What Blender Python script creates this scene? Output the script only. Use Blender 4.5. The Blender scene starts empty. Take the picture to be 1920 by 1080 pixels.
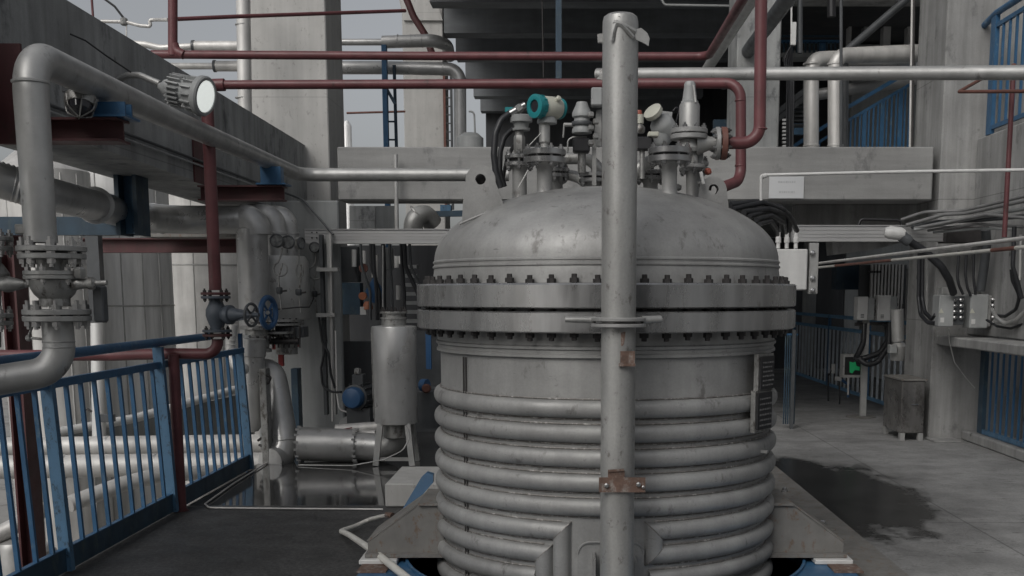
import bpy, math, random
from mathutils import Vector, Matrix
random.seed(7)
R = math.radians; PI = math.pi
S_ = bpy.context.scene; COL = S_.collection

# ------------------------------------------------------------- camera
F = 2055.0; TH = R(8.0); HZ = 550.0; VX = 1060.0; EYE = 1.5
PPY = HZ + F*math.tan(TH)
cam_d = bpy.data.cameras.new('camera'); cam = bpy.data.objects.new('camera', cam_d); COL.objects.link(cam)
cam.location = (0, 0, EYE); cam.rotation_euler = (PI/2 - TH, 0, 0)
cam_d.sensor_width = 36; cam_d.lens = F/1920*36
cam_d.shift_x = -(VX-960)/1920; cam_d.shift_y = (PPY-540)/1920
cam_d.clip_start = 0.05; cam_d.clip_end = 800
S_.camera = cam
# ------------------------------------------------------------- light
SUN_EL, SUN_AZ = R(40), R(208)     # overcast daylight, from behind the camera and left
w = bpy.data.worlds.new("World"); S_.world = w; w.use_nodes = True
nt = w.node_tree; nt.nodes.clear()
sky = nt.nodes.new('ShaderNodeTexSky'); sky.sky_type = 'NISHITA'; sky.sun_disc = False
sky.sun_elevation = SUN_EL; sky.sun_rotation = SUN_AZ; sky.dust_density = 4.0; sky.air_density = 1.0; sky.altitude = 50
hs = nt.nodes.new('ShaderNodeHueSaturation'); hs.inputs['Saturation'].default_value = 0.22
bg = nt.nodes.new('ShaderNodeBackground'); bg.inputs[1].default_value = 0.125
ow = nt.nodes.new('ShaderNodeOutputWorld')
nt.links.new(sky.outputs[0], hs.inputs['Color']); nt.links.new(hs.outputs[0], bg.inputs[0]); nt.links.new(bg.outputs[0], ow.inputs[0])
sd = bpy.data.lights.new('sun', 'SUN'); sd.energy = 1.15; sd.angle = R(34); sd.color = (1, .97, .92)
sun = bpy.data.objects.new('sun', sd); COL.objects.link(sun)
sdir = Vector((math.sin(SUN_AZ)*math.cos(SUN_EL), math.cos(SUN_AZ)*math.cos(SUN_EL), math.sin(SUN_EL)))
sun.rotation_euler = sdir.to_track_quat('Z', 'Y').to_euler(); sun.location = (0, -4, 12)
S_.view_settings.view_transform = 'Standard'; S_.view_settings.look = 'None'; S_.view_settings.gamma = 1
S_.view_settings.exposure = -0.42

# ------------------------------------------------------------- measuring helpers
_c, _s = math.cos(TH), math.sin(TH)
def ray(px, py):
    dx = (px-VX)/F; dy = (PPY-py)/F
    return Vector((dx, _c+dy*_s, -_s+dy*_c))
PYX = 500
def P(px, py, Y):
    if py == 0: py = PYX          # a column of the photograph read at the height of the thing itself
    d = ray(px, py); t = Y/d.y; return Vector((d.x*t, Y, EYE+d.z*t))
def PX(px, py, X):
    d = ray(px, py); t = X/d.x; return Vector((X, d.y*t, EYE+d.z*t))
def PF(px, py, z=0):
    d = ray(px, py); t = (z-EYE)/d.z; return Vector((d.x*t, d.y*t, z))
def SZ(wpx, Y): return wpx*Y/2075.0

# ------------------------------------------------------------- materials
def mat(name, col, metal=0.0, rough=0.6, var=0.12, scale=6.0, bump=0.0, stretch=(1,1,1), streak=0.0, rvar=0.1,
        spot=None, spot_amt=0.0, spot_scale=9.0, spec=0.5, fine=0.0, marks=0.0, boards=0.0, bdir=(1,1,.015), joint=0.0):
    m = bpy.data.materials.new(name); m.use_nodes = True
    t = m.node_tree; n = t.nodes; L = t.links; b = n['Principled BSDF']
    b.inputs['Metallic'].default_value = metal; b.inputs['Specular IOR Level'].default_value = spec
    tc = n.new('ShaderNodeNewGeometry')
    def noise(sc, det=5, stv=(1,1,1), rg=.6):
        mp = n.new('ShaderNodeMapping'); mp.inputs['Scale'].default_value = stv
        L.new(tc.outputs['Position'], mp.inputs[0])
        q = n.new('ShaderNodeTexNoise'); q.inputs['Scale'].default_value = sc; q.inputs['Detail'].default_value = det
        q.inputs['Roughness'].default_value = rg; L.new(mp.outputs[0], q.inputs['Vector']); return q.outputs[0]
    def remap(src, a, bb, lo=.3, hi=.7):
        r = n.new('ShaderNodeMapRange'); r.inputs[1].default_value = lo; r.inputs[2].default_value = hi
        r.inputs[3].default_value = a; r.inputs[4].default_value = bb; L.new(src, r.inputs[0]); return r.outputs[0]
    def mul(a, bb):
        q = n.new('ShaderNodeMath'); q.operation = 'MULTIPLY'; L.new(a, q.inputs[0]); L.new(bb, q.inputs[1]); return q.outputs[0]
    v = remap(noise(scale, 6, stretch), 1-var, 1+var)
    if streak > 0: v = mul(v, remap(noise(7, 6, (1,1,.09)), 1-streak, 1+streak*.35, .35, .62))
    if fine > 0: v = mul(v, remap(noise(90, 3), 1-fine, 1+fine))
    if boards > 0: v = mul(v, remap(noise(20, 4, bdir), 1-boards, 1+boards*.4, .3, .6))
    if joint > 0:
        sx = n.new('ShaderNodeSeparateXYZ'); L.new(tc.outputs['Position'], sx.inputs[0])
        mm = n.new('ShaderNodeMath'); mm.operation = 'PINGPONG'; L.new(sx.outputs[2], mm.inputs[0]); mm.inputs[1].default_value = .61
        v = mul(v, remap(mm.outputs[0], 1-joint, 1, .002, .006))
        vo = n.new('ShaderNodeTexVoronoi'); vo.inputs['Scale'].default_value = 2.6; L.new(tc.outputs['Position'], vo.inputs['Vector'])
        v = mul(v, remap(vo.outputs[0], 1-joint*1.3, 1, .045, .075))
    if marks > 0: v = mul(v, remap(noise(9, 6, (1,1,7), .75), 1, 1-marks, .63, .72)); v = mul(v, remap(noise(1.6, 4, (1,1,1.5)), 1-marks*.25, 1+marks*.1, .35, .6))
    vm = n.new('ShaderNodeVectorMath'); vm.operation = 'SCALE'
    rgb = n.new('ShaderNodeRGB'); rgb.outputs[0].default_value = (*col, 1)
    base = rgb.outputs[0]
    if spot is not None:
        mx = n.new('ShaderNodeMix'); mx.data_type = 'RGBA'; L.new(base, mx.inputs[6]); mx.inputs[7].default_value = (*spot, 1)
        L.new(remap(noise(spot_scale, 7, (1,1,.6), .7), 0, 1, .62-spot_amt*.25, .70-spot_amt*.15), mx.inputs[0]); base = mx.outputs[2]
    L.new(base, vm.inputs[0]); L.new(v, vm.inputs[3]); L.new(vm.outputs[0], b.inputs['Base Color'])
    L.new(remap(noise(scale*1.7, 5, stretch), max(.03, rough-rvar), min(1, rough+rvar)), b.inputs['Roughness'])
    if bump > 0:
        bp = n.new('ShaderNodeBump'); bp.inputs['Strength'].default_value = bump; bp.inputs['Distance'].default_value = .01
        L.new(noise(scale*5, 6, stretch), bp.inputs['Height']); L.new(bp.outputs[0], b.inputs['Normal'])
    return m
steel   = mat('brushed_stainless', (.335,.335,.33), .42, .56, .17, 3.0, .16, (1,1,1), .13, .12, (.20,.195,.19), .12, 12, fine=.05, marks=.5)
flangem = mat('machined_stainless', (.45,.45,.45), .88, .29, .14, 5, .05, (1,1,.3), .22, .10, (.3,.29,.28), .06, 11)
polem   = mat('dull_stainless', (.38,.38,.37), .5, .46, .16, 5, .14, (1,1,.35), .18, .10, (.20,.19,.18), .14, 22, fine=.06)
clad    = mat('aluminium_cladding', (.45,.45,.445), .5, .36, .14, 3, .10, (1,1,1), .1, .12, (.33,.32,.31), .15)
cladw   = mat('pale_cladding', (.63,.62,.60), .35, .5, .14, 2.5, .05, (1,1,1), .18, .1)
greyp   = mat('grey_pipe_metal', (.46,.46,.45), .55, .46, .14, 6, .08, (1,1,1), .08, .1, (.24,.23,.22), .06, 16)
dirtyst = mat('weathered_valve_metal', (.34,.34,.33), .6, .45, .25, 12, .2, (1,1,1), .1, .1, (.13,.12,.11), .45, 22)
weldm   = mat('tinted_weld', (.20,.19,.18), .4, .5, .3, 30, .3, spot=(.42,.41,.40), spot_amt=.4, spot_scale=40)
condm   = mat('conduit_grey', (.20,.20,.20), .2, .5, .2, 8)
tankm   = mat('tank_sheet', (.72,.72,.71), .35, .5, .08, 1.2, 0, (1,1,.2), .22, .08)
redp    = mat('red_oxide_paint', (.135,.046,.050), 0, .45, .18, 7, .05, (1,1,1), .15, .08, (.075,.035,.034), .15, 18)
redd    = mat('dull_red_paint', (.085,.030,.032), 0, .55, .2, 5, .05, (1,1,1), .15, .08, (.07,.035,.03), .3, 12)
brownp  = mat('rusty_red_paint', (.15,.065,.05), 0, .6, .2, 8, .05)
bluep   = mat('blue_paint', (.035,.110,.215), 0, .42, .14, 6, .05, (1,1,1), .12, .08, (.10,.17,.24), .2, 16)
bluedk  = mat('dark_blue_paint', (.026,.055,.085), 0, .5, .2, 5, .05, (1,1,1), .2, .08, (.06,.09,.10), .3, 9)
bluew   = mat('worn_blue_paint', (.075,.165,.27), 0, .5, .15, 6, .08, (1,1,1), .2, .08, (.035,.05,.07), .32, 26)
bluel   = mat('lightened_blue_paint', (.13,.27,.42), 0, .5, .15, 6)  # blue paled in the colour to offset shade on the far rails
bluebr  = mat('bright_blue_paint', (.03,.09,.20), 0, .4, .1, 6)
teal    = mat('teal_paint', (.015,.21,.23), 0, .35, .06, 6)
cream   = mat('cream_enamel', (.50,.50,.43), 0, .4, .08, 8, 0, (1,1,1), .1)
white   = mat('white_enamel', (.60,.60,.59), 0, .45, .08, 6, 0, (1,1,1), .12)
greyen  = mat('grey_enamel', (.32,.33,.33), 0, .45, .1, 6, 0, (1,1,1), .15)
dgrey   = mat('dark_grey_enamel', (.07,.075,.08), 0, .45, .2, 6)
slate   = mat('slate_valve_paint', (.085,.10,.12), .1, .45, .2, 14, .1)
rubber  = mat('black_rubber', (.018,.019,.022), 0, .5, .2, 8)
boltm   = mat('dark_bolt_steel', (.045,.042,.042), .4, .5, .2, 20)
rust    = mat('rusty_steel', (.14,.088,.068), .1, .75, .3, 20, .3, (1,1,1), .2, .1, (.25,.22,.20), .45, 30)
dirtpl  = mat('dirty_galvanised_plate', (.20,.195,.185), .2, .6, .15, 6, .1, (1,1,1), .15, .1, (.17,.12,.09), .30, 26)
blackv  = mat('black_plastic', (.022,.022,.024), 0, .4, .2, 6)
glassd  = mat('dark_glass', (.03,.03,.035), 0, .12, .1, 6)
conc    = mat('board_marked_concrete', (.29,.29,.285), 0, .85, .16, 2.2, .4, (1,1,1), .24, .05, (.19,.19,.19), .22, 5, fine=.06, boards=.09, joint=.4)
conch   = mat('smeared_concrete', (.28,.28,.275), 0, .85, .16, 2.2, .4, (.35,1,1), .06, .05, (.19,.19,.19), .22, 5, fine=.05, boards=.14, bdir=(.05,1,.5), joint=.3)
concd   = mat('damp_concrete', (.29,.297,.295), 0, .75, .2, 2.5, .35, (1,1,1), .28, .08, (.13,.135,.14), .25, 4, fine=.06, joint=.3)
concl   = mat('pale_rendered_concrete', (.46,.455,.44), 0, .85, .08, 2.5, .2, (1,1,1), .10, .05, (.33,.32,.31), .14, 24, boards=.04, joint=.22)
plaster = mat('painted_wall', (.26,.27,.27), 0, .8, .1, 2.5, .1, (1,1,1), .2)
darkw   = mat('shade_dark_wall', (.05,.052,.056), 0, .85, .3, 2, .1, (1,1,.3), .2)  # near-black colour stands in for the shade of deep interiors
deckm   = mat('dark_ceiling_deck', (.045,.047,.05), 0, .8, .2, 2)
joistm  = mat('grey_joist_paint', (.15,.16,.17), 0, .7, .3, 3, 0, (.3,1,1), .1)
traym   = mat('aluminium_tray', (.50,.50,.50), .5, .4, .06, 4, 0, (.2,1,1), 0)
hosew   = mat('white_hose', (.58,.57,.53), 0, .5, .1, 10)
paper   = mat('white_sign_sheet', (.56,.57,.58), 0, .5, .03, 5)
inkf    = mat('faint_print', (.44,.45,.46), 0, .6, .03, 5)
inkd    = mat('engraved_print', (.13,.13,.13), 0, .5, .3, 30)
orange  = mat('orange_rubber', (.34,.12,.06), 0, .5, .2, 12)
capred  = mat('red_cap', (.35,.10,.07), 0, .5, .2, 12)
def emis(name, col, st):
    m = bpy.data.materials.new(name); m.use_nodes = True; b = m.node_tree.nodes['Principled BSDF']
    b.inputs['Base Color'].default_value = (*col, 1); b.inputs['Emission Color'].default_value = (*col, 1)
    b.inputs['Emission Strength'].default_value = st
    n = m.node_tree.nodes.new('ShaderNodeTexNoise'); n.inputs['Scale'].default_value = 25
    mr = m.node_tree.nodes.new('ShaderNodeMapRange'); mr.inputs[3].default_value = .25; mr.inputs[4].default_value = .4
    m.node_tree.links.new(n.outputs[0], mr.inputs[0]); m.node_tree.links.new(mr.outputs[0], b.inputs['Roughness']); return m
lampg = emis('lit_lamp_glass', (.86,.90,.86), .85)
greens = emis('green_display', (.02,.30,.11), .18)

# ------------------------------------------------------------- mesh helpers
WL = {}
class MB:
    def __init__(s): s.v = []; s.f = []
    def add(s, vs, fs):
        o = len(s.v); s.v += [Vector(a) for a in vs]; s.f += [tuple(i+o for i in f) for f in fs]; return s
    def box(s, x0, x1, y0, y1, z0, z1):
        v = [(x,y,z) for x in (x0,x1) for y in (y0,y1) for z in (z0,z1)]
        return s.add(v, [(0,1,3,2),(4,6,7,5),(0,4,5,1),(2,3,7,6),(0,2,6,4),(1,5,7,3)])
    def bbox(s, x0, x1, y0, y1, z0, z1, b=.004):     # box with chamfered vertical and horizontal edges
        b = min(b, (x1-x0)*.3, (y1-y0)*.3, (z1-z0)*.3)
        rings = []
        for z, k in ((z0,b),(z0+b,0),(z1-b,0),(z1,b)):
            rings.append([(x0+k+b*(k==0),y0+k,z),(x1-k-b*(k==0),y0+k,z),(x1-k,y0+k+b*(k==0),z),(x1-k,y1-k-b*(k==0),z),
                          (x1-k-b*(k==0),y1-k,z),(x0+k+b*(k==0),y1-k,z),(x0+k,y1-k-b*(k==0),z),(x0+k,y0+k+b*(k==0),z)])
        v = [p for r_ in rings for p in r_]; f = [tuple(range(7,-1,-1)), tuple(range(24,32))]
        for i in range(3):
            for j in range(8):
                f.append((i*8+j, i*8+(j+1)%8, (i+1)*8+(j+1)%8, (i+1)*8+j))
        return s.add(v, f)
    def obox(s, c, ax, ay, az):                       # oriented box: centre and half-axis vectors
        c, ax, ay, az = map(Vector, (c, ax, ay, az))
        v = [c+a*ax+b*ay+d*az for a in (-1,1) for b in (-1,1) for d in (-1,1)]
        return s.add(v, [(0,1,3,2),(4,6,7,5),(0,4,5,1),(2,3,7,6),(0,2,6,4),(1,5,7,3)])
    def bar(s, p, q, w_, h_):                         # rectangular bar
        p, q = Vector(p), Vector(q); d = (q-p); L = d.length; d.normalize()
        up = Vector((0,0,1)) if abs(d.z) < .9 else Vector((0,1,0))
        sx = d.cross(up).normalized(); uz = sx.cross(d).normalized()
        return s.obox((p+q)/2, d*L/2, sx*w_/2, uz*h_/2)
    def lathe(s, prof, o=(0,0,0), axis=(0,0,1), n=32, ang=(0, 2*PI)):
        o = Vector(o); a = Vector(axis).normalized()
        u = a.cross(Vector((0,1,0)) if abs(a.y) < .9 else Vector((1,0,0))).normalized(); w_ = a.cross(u)
        full = abs(ang[1]-ang[0]-2*PI) < 1e-6; m = n if full else n+1
        v = []; f = []
        for r_, h in prof:
            for i in range(m):
                t = ang[0]+(ang[1]-ang[0])*i/n
                v.append(o+a*h+(u*math.cos(t)+w_*math.sin(t))*r_)
        for k in range(len(prof)-1):
            for i in range(n if full else n):
                j = (i+1) % m
                f.append((k*m+i, k*m+j, (k+1)*m+j, (k+1)*m+i))
        if full:
            if prof[0][0] > 1e-5: f.append(tuple(range(m-1, -1, -1)))
            if prof[-1][0] > 1e-5: f.append(tuple(range((len(prof)-1)*m, len(prof)*m)))
        return s.add(v, f)
    def cyl(s, p, q, r, r2=None, n=20):
        p, q = Vector(p), Vector(q); L = (q-p).length
        return s.lathe([(r,0),(r if r2 is None else r2, L)], p, q-p, n)
    def disc(s, p, axis, r, t, n=32, b=.003):
        return s.lathe([(r-b,0),(r,b),(r,t-b),(r-b,t)], p, axis, n)
    def tube(s, pts, r, n=14, bend=None, radii=None, seg=7, ellipse=None):
        pts = [Vector(p) for p in pts]; rr = list(radii) if radii else [r]*len(pts)
        P2 = []; R2 = []
        for i, p in enumerate(pts):
            if i in (0, len(pts)-1) or not bend: P2.append(p); R2.append(rr[i]); continue
            a = (pts[i-1]-p); b = (pts[i+1]-p); la, lb = a.length, b.length; a.normalize(); b.normalize()
            ang = a.angle(b)
            if ang > PI-.02: P2.append(p); R2.append(rr[i]); continue
            d = min(bend/math.tan(ang/2), la*.49 if i > 1 else la*.95, lb*.49 if i < len(pts)-2 else lb*.95); rad = d*math.tan(ang/2)
            c = p+(a+b).normalized()*(rad/math.sin(ang/2)); s0 = p+a*d-c; s1 = p+b*d-c
            tot = s0.angle(s1); ax = s0.cross(s1).normalized()
            for k in range(seg+1):
                P2.append(c+Matrix.Rotation(tot*k/seg, 3, ax) @ s0); R2.append(rr[i])
        v = []; f = []; prev = None
        for i, p in enumerate(P2):
            d = (P2[min(i+1, len(P2)-1)]-P2[max(i-1, 0)]).normalized()
            if prev is None:
                u = d.cross(Vector((0,0,1)) if abs(d.z) < .9 else Vector((0,1,0))).normalized()
            else:
                u = (prev-d*prev.dot(d)).normalized()
            prev = u; w_ = d.cross(u)
            for k in range(n):
                t = 2*PI*k/n; v.append(p+(u*math.cos(t)+w_*math.sin(t))*R2[i])
        m = len(P2)
        for i in range(m-1):
            for k in range(n): f.append((i*n+k, i*n+(k+1)%n, (i+1)*n+(k+1)%n, (i+1)*n+k))
        f.append(tuple(range(n-1,-1,-1))); f.append(tuple(range((m-1)*n, m*n)))
        return s.add(v, f)
    def prism(s, poly, vec):
        n = len(poly); poly = [Vector(p) for p in poly]; vec = Vector(vec)
        return s.add(poly+[p+vec for p in poly], [tuple(range(n-1,-1,-1)), tuple(range(n,2*n))]+[(i,(i+1)%n,(i+1)%n+n,i+n) for i in range(n)])
    def build(s, name, m, parent=None, ang=35, loc=None):
        v = s.v
        if parent is not None: o = WL[parent.name_full]
        elif loc is not None: o = Vector(loc)
        else:
            o = Vector(((min(p.x for p in v)+max(p.x for p in v))/2, (min(p.y for p in v)+max(p.y for p in v))/2, min(p.z for p in v)))
        me = bpy.data.meshes.new(name); me.from_pydata([p-o for p in v], [], s.f); me.update()
        import bmesh
        bm = bmesh.new(); bm.from_mesh(me); bmesh.ops.recalc_face_normals(bm, faces=bm.faces); bm.to_mesh(me); bm.free()
        me.materials.append(m)
        for p in me.polygons: p.use_smooth = True
        me.set_sharp_from_angle(angle=R(ang))
        ob = bpy.data.objects.new(name, me); COL.objects.link(ob)
        if parent is not None: ob.parent = parent
        else: ob.location = o
        WL[ob.name_full] = o
        return ob
def tag(o, label, cat=None, group=None):
    o['label'] = label
    if cat: o['category'] = cat
    if group: o['group'] = group
    return o
def thing(name, label, cat, loc, group=None):
    o = bpy.data.objects.new(name, None); COL.objects.link(o); o.location = Vector(loc); o.empty_display_size = .1
    WL[o.name_full] = Vector(loc); return tag(o, label, cat, group)
def struct(name, mb, m):
    o = mb.build(name, m, loc=(0,0,0)); o['kind'] = 'structure'; return o
def clone(o, parent, delta=(0,0,0), rotz=None):
    c = o.copy(); COL.objects.link(c); c.parent = parent; c.location = o.location+Vector(delta)
    if rotz is not None: c.rotation_euler = (0,0,rotz)
    WL[c.name_full] = WL[o.name_full]; return c
def frame_axes(axis):
    a = Vector(axis).normalized(); u = a.cross(Vector((0,1,0)) if abs(a.y) < .9 else Vector((1,0,0))).normalized(); return a, u, a.cross(u)
def bolt_mb(p, axis, r, h, n=6):
    return MB().lathe([(r,0),(r,h*.8),(r*.85,h),(r*.45,h),(r*.45,h*1.6)], p, axis, n)
def flange(par, o, axis, r, t, nb=8, m=None, bm=None, bolts=True, name='flange', br=None, both=True):
    """a flange plate whose bolts are its own sub-parts; o = centre of back face"""
    m = m or flangem; bm = bm or flangem
    fl = MB().disc(o, axis, r, t).build(name, m, par)
    if bolts:
        a, u, w_ = frame_axes(axis); br = br or r*.13; first = None; base = None
        for i in range(nb):
            t_ = 2*PI*(i+.5)/nb; d = (u*math.cos(t_)+w_*math.sin(t_))*r*.82
            if first is None:
                mb = MB(); pr = [(br*.5,-br*1.8),(br*.5,-br*1.1),(br,-br*1.1),(br,0)] if both else [(br*.5,.002)]
                mb.lathe(pr+[(br*.5,.0005 if both else .003),(br*.5,t-.0005),(br,t),(br,t+br*1.1),(br*.5,t+br*1.1),(br*.5,t+br*2)], Vector(o)+d, a, 6)
                first = mb.build('bolt', bm, fl); base = d
            else: clone(first, fl, d-base)
    return fl
def pipe(name, label, cat, pts, r, m, bend=None, group=None, n=16, radii=None):
    o = MB().tube(pts, r, n, bend, radii).build(name, m, ang=50); return tag(o, label, cat, group)

# ============================================================= SETTING
# floor (platform deck) with a pit for the vessel
VC = Vector((.214, 5.92, 0)); HOLE = 1.12
def floor_mat():
    m = bpy.data.materials.new('platform_floor'); m.use_nodes = True; t = m.node_tree; n = t.nodes; L = t.links; b = n['Principled BSDF']
    g = n.new('ShaderNodeNewGeometry'); sp = n.new('ShaderNodeSeparateXYZ'); L.new(g.outputs['Position'], sp.inputs[0])
    def noise(sc, det=6, st=(1,1,1)):
        mp = n.new('ShaderNodeMapping'); mp.inputs['Scale'].default_value = st; L.new(g.outputs['Position'], mp.inputs[0])
        q = n.new('ShaderNodeTexNoise'); q.inputs['Scale'].default_value = sc; q.inputs['Detail'].default_value = det; q.inputs['Roughness'].default_value = .65
        L.new(mp.outputs[0], q.inputs['Vector']); return q.outputs[0]
    def M(op, a, bb=None):
        q = n.new('ShaderNodeMath'); q.operation = op
        for i, x in enumerate((a, bb)):
            if x is None: continue
            if isinstance(x, (int, float)): q.inputs[i].default_value = x
            else: L.new(x, q.inputs[i])
        return q.outputs[0]
    def rng(x, lo, hi, a, bb, sm=True):
        r_ = n.new('ShaderNodeMapRange'); r_.interpolation_type = 'SMOOTHSTEP' if sm else 'LINEAR'
        for i, k in enumerate((lo, hi, a, bb)): r_.inputs[i+1].default_value = k
        L.new(x, r_.inputs[0]); return r_.outputs[0]
    X, Y = sp.outputs[0], sp.outputs[1]
    # puddle: ellipse with ragged edge
    def ell(cx, cy, rx, ry):
        a = M('DIVIDE', M('SUBTRACT', X, cx), rx); c = M('DIVIDE', M('SUBTRACT', Y, cy), ry)
        return M('SQRT', M('ADD', M('MULTIPLY', a, a), M('MULTIPLY', c, c)))
    e = M('MINIMUM', ell(1.9, 8.3, .74, 1.65), ell(2.15, 7.5, .42, .6))
    e = M('ADD', e, M('MULTIPLY', M('SUBTRACT', noise(3.2, 7, (1,.55,1)), .5), 1.15)); e = M('ADD', e, M('MULTIPLY', M('SUBTRACT', noise(26, 5, (.5,1.6,1)), .5), .42))
    pud = rng(e, .90, 1.10, 1, 0)
    ring = rng(e, .95, 1.8, 1, 0)
    left = rng(M('ADD', X, M('MULTIPLY', M('SUBTRACT', noise(3), .5), .15)), .3, .7, 1, 0)
    ppl = M('MULTIPLY', left, rng(Y, 7.6, 7.72, 0, 1))
    base = rng(noise(2.2, 7), .3, .7, .20, .31)
    stains = M('MULTIPLY', rng(noise(5, 7, (1,1.4,1)), .56, .72, 1, .6), rng(noise(11, 6, (.5,2.2,1)), .62, .68, 1, .5))
    fine = rng(noise(60, 3), .3, .7, .86, 1.12)
    vo = n.new('ShaderNodeTexVoronoi'); vo.inputs['Scale'].default_value = 3.1; L.new(g.outputs['Position'], vo.inputs['Vector'])
    fine = M('MULTIPLY', fine, rng(M('ADD', vo.outputs[0], M('MULTIPLY', noise(30, 3), .06)), .055, .085, .45, 1))
    jx = M('PINGPONG', M('ADD', X, .35), 1.5); jy = M('PINGPONG', M('ADD', Y, .9), 2.0)
    fine = M('MULTIPLY', fine, rng(M('MINIMUM', jx, jy), .003, .010, .55, 1))
    crk = M('ABSOLUTE', M('SUBTRACT', noise(.9, 8), .5)); fine = M('MULTIPLY', fine, rng(crk, .0008, .0035, .62, 1))
    v = M('MULTIPLY', M('MULTIPLY', base, stains), fine)
    v = M('MULTIPLY', v, M('SUBTRACT', 1, M('MULTIPLY', ring, .34)))
    v = M('MULTIPLY', v, M('SUBTRACT', 1, M('MULTIPLY', pud, .80)))
    lv = M('MULTIPLY', rng(noise(3, 6), .3, .7, .034, .06), rng(noise(45, 3), .38, .68, .65, 1.7))
    mx = n.new('ShaderNodeMix'); mx.data_type = 'FLOAT'; L.new(left, mx.inputs[0]); L.new(v, mx.inputs[2]); L.new(lv, mx.inputs[3])
    cc = n.new('ShaderNodeCombineColor')
    L.new(mx.outputs[0], cc.inputs[0]); L.new(mx.outputs[0], cc.inputs[1]); L.new(M('MULTIPLY', mx.outputs[0], .99), cc.inputs[2]); L.new(cc.outputs[0], b.inputs['Base Color'])
    wet = M('MAXIMUM', pud, ppl)
    ro = M('SUBTRACT', rng(noise(4), .3, .7, .62, .85), M('MULTIPLY', left, .18))
    ro = M('ADD', M('MULTIPLY', ro, M('SUBTRACT', 1, wet)), M('ADD', M('MULTIPLY', wet, .07), M('MULTIPLY', pud, .16))); L.new(ro, b.inputs['Roughness'])
    bp = n.new('ShaderNodeBump'); bp.inputs['Distance'].default_value = .006
    L.new(M('MULTIPLY', M('SUBTRACT', 1, M('MULTIPLY', wet, .985)), .5), bp.inputs['Strength'])
    L.new(M('ADD', noise(35, 5), noise(120, 2)), bp.inputs['Height']); L.new(bp.outputs[0], b.inputs['Normal'])
    return m
fm = floor_mat()
mb = MB(); N = 64; X0, X1, Y0, Y1 = -2.735, 12.0, -6.0, 22.0
ring_v = []; out_v = []
corners = [math.atan2(a-VC.y, b-VC.x) for a, b in ((Y0,X0),(Y0,X1),(Y1,X0),(Y1,X1))]
angs = sorted(set([round(-PI+2*PI*i/N, 6) for i in range(N)]+[round(c, 6) for c in corners]))
for t in angs:
    d = Vector((math.cos(t), math.sin(t), 0)); ring_v.append(VC+d*HOLE)
    ks = []
    if d.x > 1e-9: ks.append((X1-VC.x)/d.x)
    if d.x < -1e-9: ks.append((X0-VC.x)/d.x)
    if d.y > 1e-9: ks.append((Y1-VC.y)/d.y)
    if d.y < -1e-9: ks.append((Y0-VC.y)/d.y)
    out_v.append(VC+d*min(ks))
n_ = len(angs); dz = Vector((0,0,-.22))
mb.add(ring_v+out_v+[p+dz for p in ring_v]+[p+dz for p in out_v],
       [(i,(i+1)%n_,(i+1)%n_+n_,i+n_) for i in range(n_)]+[(i,i+2*n_,(i+1)%n_+2*n_,(i+1)%n_) for i in range(n_)]
       +[(i+n_,(i+1)%n_+n_,(i+1)%n_+3*n_,i+3*n_) for i in range(n_)]+[(i+2*n_,i+3*n_,(i+1)%n_+3*n_,(i+1)%n_+2*n_) for i in range(n_)])
struct('floor', mb, fm)
gm = mat('yard_concrete', (.30,.295,.28), 0, .85, .15, .6, .1, spot=(.16,.15,.14), spot_amt=.4, spot_scale=1.2)
struct('ground', MB().box(-260, 260, -120, 400, -4.8, -4.6), gm)

def wall_thing(name, label, cat, boxes, m, group=None):
    mb = MB()
    for b in boxes: mb.bbox(*b, b=.012)
    return tag(mb.build(name, m), label, cat, group)
# concrete frame
PYX = 200
BX = -2.9                                     # inner face of the left longitudinal beam
def _edge(x0, y0, x1, y1):                     # the beam's long edges, from where they run in the photograph
    a, b = PX(x0, y0, BX), PX(x1, y1, BX); k = (b.z-a.z)/(b.y-a.y); return a.z+k*(1.5-a.y), a.z+k*(12.58-a.y)
t0, t1 = _edge(125, 0, 575, 274); b0_, b1_ = _edge(180, 275, 560, 405)
o = MB().prism([(BX,1.5,b0_),(BX,12.58,b1_),(BX,12.58,t1),(BX,1.5,t0)], (-.58,0,0))
tag(o.build('concrete_beam', concd), 'damp grey concrete beam running back along the left side above the blue railing', 'beam')
wall_thing('concrete_column', 'broad pale concrete column at the back left where the two beams meet', 'column', [(-3.60, -2.64, 12.6, 13.5, -4.6, 9.5)], concl)
wall_thing('concrete_beam', 'long horizontal concrete beam across the back behind the vessel top', 'beam', [(-2.29, 3.70, 11.3, 11.75, 2.43, 2.955)], conch)
wall_thing('concrete_column', 'grey concrete column at the right behind the stainless cabinet', 'column', [(3.77, 4.75, 11.3, 12.2, -.2, 9.0)], conc)
wall_thing('concrete_column', 'pale column beyond the back beam beside the open sky', 'column',
           [(P(757,200,19).x, P(832,200,19).x, 19, 19.8, -4.6, 9)], concl)
o = MB(); Yc = 18.95   # corbel on that column
o.prism([P(735,-60,Yc), P(757,38,Yc), P(830,38,Yc), P(800,-60,Yc)], (0,.5,0))
tag(o.build('concrete_bracket', concl), 'tapered concrete bracket on top of the pale column beside the sky', 'bracket')
wall_thing('concrete_column', 'dim concrete column left of the upper right bay', 'column', [(P(1382,100,12.6).x, P(1464,100,12.6).x, 12.6, 13.3, 2.9, 9)], concd)
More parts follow.
